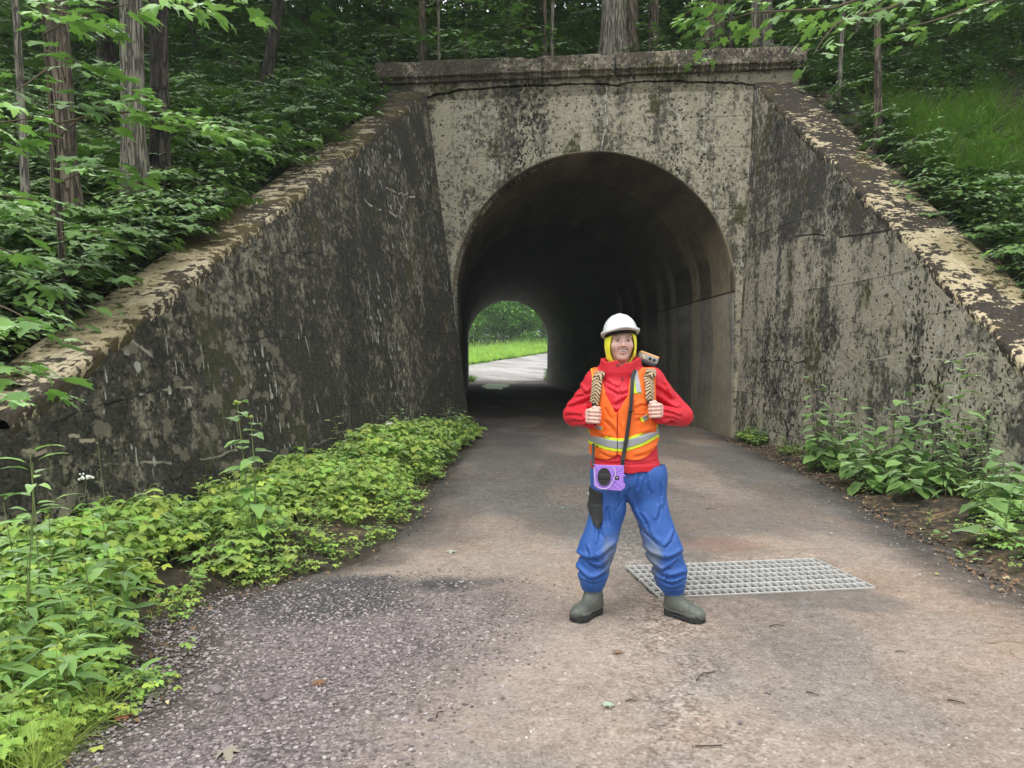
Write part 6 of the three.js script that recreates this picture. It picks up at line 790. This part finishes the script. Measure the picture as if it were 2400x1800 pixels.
  const cs = new THREE.Shape(); [[-W / 2, H / 2 + 0.004], [-W / 2 + 0.02, H / 2], [W / 2 - 0.02, H / 2], [W / 2 - 0.002, H / 2 + 0.002], [W / 2, 0.034], [W / 2 - 0.005, 0.026], [W / 2 + 0.006, 0.014], [W / 2 - 0.004, 0.006], [W / 2 - 0.002, -0.03], [W / 2 + 0.008, -0.036], [W / 2 + 0.006, -H / 2 + 0.012], [W / 2 - 0.012, -H / 2 - 0.004], [-W / 2 + 0.03, -H / 2], [-W / 2 + 0.006, -H / 2 + 0.016]].forEach(([x, y], i) => i ? cs.lineTo(x, y) : cs.moveTo(x, y));
  const body = part('case', new THREE.ExtrudeGeometry(cs, { depth: 0.014, bevelEnabled: true, bevelSize: 0.005, bevelThickness: 0.005, bevelSegments: 3 }), PURPLE, tb);
  for (const [a, b] of [[[-0.075, 0.06], [-0.03, 0.02]], [[-0.075, 0.05], [-0.035, 0.012]], [[0.078, 0.06], [0.02, 0.012]], [[0.078, -0.052], [0.02, -0.008]], [[0.05, -0.06], [0.008, -0.03]], [[-0.07, -0.055], [-0.04, -0.03]], [[0.05, 0.062], [0.03, 0.03]]]) part('ridge', tube([V(a[0], a[1], 0.0185), V(b[0], b[1], 0.0205)], [0.0035, 0.003], 6), PURPLE, body);
  part('hand_grip', new THREE.CylinderGeometry(0.05, 0.05, 0.010, 36).rotateX(PI / 2).scale(0.74, 1, 1).translate(-0.026, 0.004, 0.0225), PLASTIC, tb); part('grip_strap', new RoundedBoxGeometry(0.066, 0.026, 0.008, 2, 0.003).translate(-0.026, 0.006, 0.031), BLACK, tb); part('grip_ring', new THREE.TorusGeometry(0.05, 0.003, 8, 36).scale(0.74, 1, 1).translate(-0.026, 0.004, 0.026), std({ color: 0x303034, roughness: 0.3 }), tb);
  part('camera_window', new RoundedBoxGeometry(0.024, 0.024, 0.008, 2, 0.004).translate(0.05, 0.0, 0.018), PLASTIC, tb); part('lens', new THREE.SphereGeometry(0.004, 12, 8).translate(0.05, 0.001, 0.0225), std({ color: rgb(0.6, 0.6, 0.62), roughness: 0.15 }), tb);
  part('cord', tube(new THREE.CatmullRomCurve3([V(-0.085, 0.06, 0.021), V(-0.08, 0.0, 0.024), V(-0.072, -0.045, 0.026), V(-0.04, -0.066, 0.026), V(0.0, -0.058, 0.026), V(0.03, -0.01, 0.026), V(0.04, 0.03, 0.024), V(0.03, 0.06, 0.022)]).getPoints(40), Array(41).fill(0.0022), 6), std({ color: rgb(0.62, 0.55, 0.66) }), tb);
  const off = (g) => g.translate(-tc[0], -tc[1], -tc[2]), M = new THREE.Matrix4().makeRotationFromEuler(tb.rotation).invert();
  part('carry_strap', off(ribbon([[1494, 850, 4.68], [1489, 862, 4.62], [1485, 885], [1481, 915], [1477, 955], [1473, 985], [1467, 1030], [1462, 1060], [1459, 1085, 4.475], [1459, 1098, 4.465]], 0.022, 0.034, 0.004)).applyMatrix4(M), BLACK, tb); part('carry_strap', off(ribbon([[1391, 1040, 4.56], [1390, 1065, 4.53], [1391, 1094, 4.47]], 0.018, 0.03, 0.004, true)).applyMatrix4(M), BLACK, tb);
  const cl = pl(1477, 962, 4.5); part('strap_clip', off(new RoundedBoxGeometry(0.028, 0.014, 0.012, 2, 0.004).rotateZ(-0.15).translate(cl[0], cl[1], front(cl[0], cl[1], 0.034) + 0.005)).applyMatrix4(M), PLASTIC, tb);
  const c2 = pl(1460, 1082, 4.47); part('strap_clip', off(new RoundedBoxGeometry(0.02, 0.03, 0.012, 2, 0.004).translate(...c2)).applyMatrix4(M), PLASTIC, tb);
}
// ---------- grate, stones, twigs, fallen leaves ----------
{
  const L = GRATE.l, D = GRATE.w;
  const g = thing('drain_grate', 'galvanised steel drain grate set in the dirt road beside the person', 'grate', [GRATE.x, 0.0, -GRATE.d]); g.rotation.y = GRATE.a;
  const r = rng(3), STEEL = [0.62, 0.56, 0.66].map((k, i) => std({ color: rgb(k, k * 0.985, k * 0.95), roughness: 0.5 + 0.1 * i, metalness: 0.2 })), long = new RoundedBoxGeometry(L, 0.026, 0.010, 1, 0.002), cross = new RoundedBoxGeometry(0.008, 0.018, D, 1, 0.002), n = 29;
  for (let k = 0; k <= 7; k++) { const m = part('bearing_bar', long, STEEL[k % 3], g); m.position.set(L / 2 + (r() - 0.5) * 0.01, -0.0125, k / 7 * D); }
  for (let k = 0; k <= n; k++) { const m = part('cross_bar', cross, STEEL[(k * 2) % 3], g); m.position.set(k / n * L, -0.0065, D / 2); m.rotation.y = (r() - 0.5) * 0.006; }
  // silted pit under the bars
  const mud = paint(256, 128, (a, b, o) => { const k = 66 + (fbm(a * 30, b * 16, 4) - 0.5) * 90 + (n2(a * 160, b * 90) - 0.5) * 34; o[0] = k; o[1] = k * 0.94; o[2] = k * 0.87; o[3] = fbm(a * 40, b * 20, 3); });
  part('silt', sheet(60, 24, (i, j) => [V(mix(-0.02, L + 0.02, i), -0.078 + 0.03 * fbm(i * 9, j * 6, 3) + 0.035 * sst(0.93, 1, i + 0.1 * n2(j * 6, 4)) + 0.02 * sst(0.05, 0, i), mix(-0.02, D + 0.02, j)), i, j], true), skin(mud, 0.01), g);
}
{ // crushed stone and grit: loose, uncountable
  const r = rng(17), st = (seed) => { const q = rng(seed), g = new THREE.IcosahedronGeometry(0.5, 1), p = g.attributes.position; for (let i = 0; i < p.count; i++) { const x = p.getX(i), y = p.getY(i), z = p.getZ(i), k = 0.72 + 0.55 * n3(x * 2.3 + seed * 5, y * 2.3, z * 2.3 + seed); p.setXYZ(i, x * k * 1.25, y * k * 0.55, z * k); } g.computeVertexNormals(); return g; };
  const stone = [st(1), st(2), st(3)], MAT = std({ color: 0xffffff, roughness: 0.88 }), roadY = roadTop;
  const put = (list, x, d, s, c) => list.push({ m: xf(V(x, roadY(x, d) + s * 0.12, -d), (r() - 0.5) * 0.5, r() * 7, (r() - 0.5) * 0.5, s), c });
  const A = [[], [], []]; for (let i = 0; i < 26000; i++) { const d = 2.2 + 3.3 * Math.pow(r(), 1.1), x = -2.3 + 3.1 * r(), den = sst(0.35, -0.75, x + 0.25 - 0.30 * (d - 3.2) + 0.5 * (fbm(x * 2, d * 2, 3) - 0.5)) * sst(5.7, 4.6, d); if (r() > den || x < roadL(d) - 0.2) continue; const k = 0.08 + 0.26 * r(), w = r(); put(A[i % 3], x, d, 0.007 + 0.014 * Math.pow(r(), 2.2), w < 0.07 ? rgb(0.42, 0.38, 0.36) : rgb(k * 1.06, k * 0.88, k * 0.87)); }
  const grid = (px, s) => px; A.forEach((l, k) => scatter('gravel', stone[k], MAT, l, ['purplish crushed stone on the near side of the road', 'greyish purple stone chips scattered through the gravel', 'mixed stone chips scattered through the gravel'][k], 'gravel'));
  const B = []; for (let i = 0; i < 15000; i++) { const d = 2.2 + 10 * Math.pow(r(), 1.8), x = mix(roadL(d), roadR(d), r()), ln = sst(0.5, 0.05, Math.abs(x - 0.75 - 0.07 * (d - 3) + 0.05 * Math.max(0, d - 6))), ed = sst(0.9, 0.1, roadR(d) - x); if (r() > 0.34 + 0.6 * Math.max(ln, ed)) continue; const k = 0.16 + 0.2 * r(), pale = r() < 0.12 + 0.2 * ed; put(B, x, d, 0.004 + 0.011 * Math.pow(r(), 4), pale ? rgb(0.5, 0.47, 0.42) : rgb(k * 1.05, k * 0.95, k * 0.86)); }
  scatter('grit', stone[1], MAT, B, 'loose grit and pale chips strewn over the dirt road', 'grit');
  const Cc = []; for (let i = 0; i < 1500; i++) { const x = -1.3 + 1.0 * (r() - 0.5) * 2, d = 4.98 + 0.28 * (x + 1.3) + 0.5 * (r() - 0.5) * 2; const k = 0.03 + 0.06 * r(); put(Cc, x, d, 0.005 + 0.010 * r() * r(), r() < 0.06 ? rgb(0.4, 0.38, 0.36) : rgb(k, k, k * 1.02)); }
  scatter('grit', stone[2], MAT, Cc, 'black crumbs on the dark patch by the verge', 'grit');
  // litter of dry leaf scraps along both rims
  const scrap = blade(0.05, 0.028, oval, 2, 0.5, 0.7), Ls = []; for (let i = 0; i < 1500; i++) { const right = r() < 0.62, d = right ? 4.6 + 10.5 * Math.pow(r(), 1.1) : 2.6 + 12 * r(), x = right ? roadR(d) - 0.15 + 0.75 * r() * r() : roadL(d) + 0.15 - 0.9 * r(), k = 0.5 + 0.9 * r(); Ls.push({ m: xf(V(x, Math.max(roadY(x, d), groundY(x, d)) + 0.014, -d), (r() - 0.5) * 0.7, r() * 7, (r() - 0.5) * 0.7, 0.5 + 0.9 * r()), c: r() < 0.1 ? rgb(0.42 * k, 0.34 * k, 0.2 * k) : rgb(0.17 * k, 0.105 * k, 0.06 * k) }); }
  scatter('leaf_litter', scrap, std({ color: 0xffffff, side: THREE.DoubleSide }), Ls, 'dry brown leaf scraps along both rims of the road', 'litter');
  // single twigs, stones and leaves
  const G2 = (px, py) => { const d = EYE / ((py - 846) / FOCAL), p = at(px, py, d); return V(p.x, roadY(p.x, d) + 0.006, -d); };
  const TW = std({ color: rgb(0.06, 0.04, 0.03) });
  [[1655, 1600, 0.16, 0.7, 'forked brown twig lying in the near middle of the road'], [1478, 1658, 0.05, 0.1, 'short dark twig to the left of the forked twig'], [2240, 1660, 0.07, -0.5, 'bent dark twig on the near right of the road'], [2360, 1518, 0.2, 0.0, 'straight pale twig at the right rim of the picture'], [1665, 1197, 0.12, 0.2, 'thin twig behind the person on the road'], [1905, 1645, 0.06, -0.7, 'curved small twig near the dark crumbs'], [1030, 1690, 0.06, 1.2, 'curled dark twig on the tan dirt left of middle'], [2110, 1540, 0.05, -0.4, 'small dark twig on the bare dirt right of the grate'], [1660, 1770, 0.11, 0.05, 'thin twig at the bottom edge of the road'], [1820, 1478, 0.09, 0.1, 'dark root scrap in front of the grate']].forEach(([px, py, l, a, label], i) => { const p = G2(px, py), t = V(Math.cos(a) * l / 2, 0, -Math.sin(a) * l / 2), n = V(-t.z, 0, t.x).multiplyScalar(0.25); const list = [tube([t.clone().negate(), n.clone().multiplyScalar((i % 3) - 1).add(V(0, 0.006, 0)), t], [0.0035, 0.003, 0.002], 5)]; if (i === 0) list.push(tube([V(0, 0.006, 0), t.clone().multiplyScalar(0.6).add(n).add(V(0, 0.012, 0))], [0.0025, 0.0015], 5)); single('twig', join(list), i === 3 ? std({ color: rgb(0.28, 0.22, 0.15) }) : TW, label, 'twig', p.toArray(), 'twigs lying on the road'); });
  [[1058, 1298, 0.075, [0.42, 0.46, 0.36], 'pale green maple leaf lying face down by the dark patch'], [1415, 1672, 0.05, [0.36, 0.45, 0.33], 'ragged pale leaf scrap in the near middle of the road'], [1450, 1545, 0.05, [0.24, 0.14, 0.08], 'brown dead leaf in front of the boots'], [760, 1618, 0.06, [0.22, 0.11, 0.05], 'rusty dead leaf on the purple gravel'], [530, 1780, 0.09, [0.30, 0.26, 0.2], 'grey curled dead leaf at the bottom edge of the gravel'], [270, 1705, 0.08, [0.24, 0.10, 0.05], 'reddish dead leaf beside the flattened grass'], [230, 1785, 0.05, [0.45, 0.5, 0.1], 'yellow leaf in the near corner of the gravel'], [1320, 1196, 0.04, [0.16, 0.3, 0.1], 'small green leaf on the road beside the person'], [1945, 1258, 0.03, [0.6, 0.55, 0.42], 'cream leaf scrap on the road past the grate'], [2196, 1357, 0.03, [0.55, 0.5, 0.06], 'yellow leaf scrap right of the grate']].forEach(([px, py, s, c, label], i) => { const m = single('fallen_leaf', maple(s, 0.9, 40 + i), leafMat(...c, { vertexColors: false, transmission: 0.1, clearcoat: 0 }), label, 'leaf', G2(px, py).add(V(0, 0.012, 0)).toArray(), 'single leaves fallen on the road'); m.rotation.y = i * 1.7; });
  [[1005, 1010 + 450, 0.03], [505, 1632, 0.075], [628, 1652, 0.06], [1620, 1640, 0.03], [1800, 1640, 0.025], [1735, 1715, 0.02], [1040, 1580, 0.025]].forEach(([px, py, s], i) => { const p = G2(px, py); const m = single('stone', stone[i % 3].clone().scale(s, s, s), std({ color: [rgb(0.3, 0.26, 0.23), rgb(0.2, 0.165, 0.165), rgb(0.16, 0.13, 0.13)][i % 3] }), ['small tan stone left of the road middle', 'largest grey stone at the foot of the weeds on the gravel', 'dark grey stone next to the largest one on the gravel', 'small stone beside the forked twig', 'brown pebble right of the forked twig', 'tiny pebble below the forked twig', 'small stone on the rim of the purple gravel'][i], 'stone', p.toArray(), 'stones lying on the road'); m.rotation.y = i * 2.1; });
}
renderer.render(scene, camera);
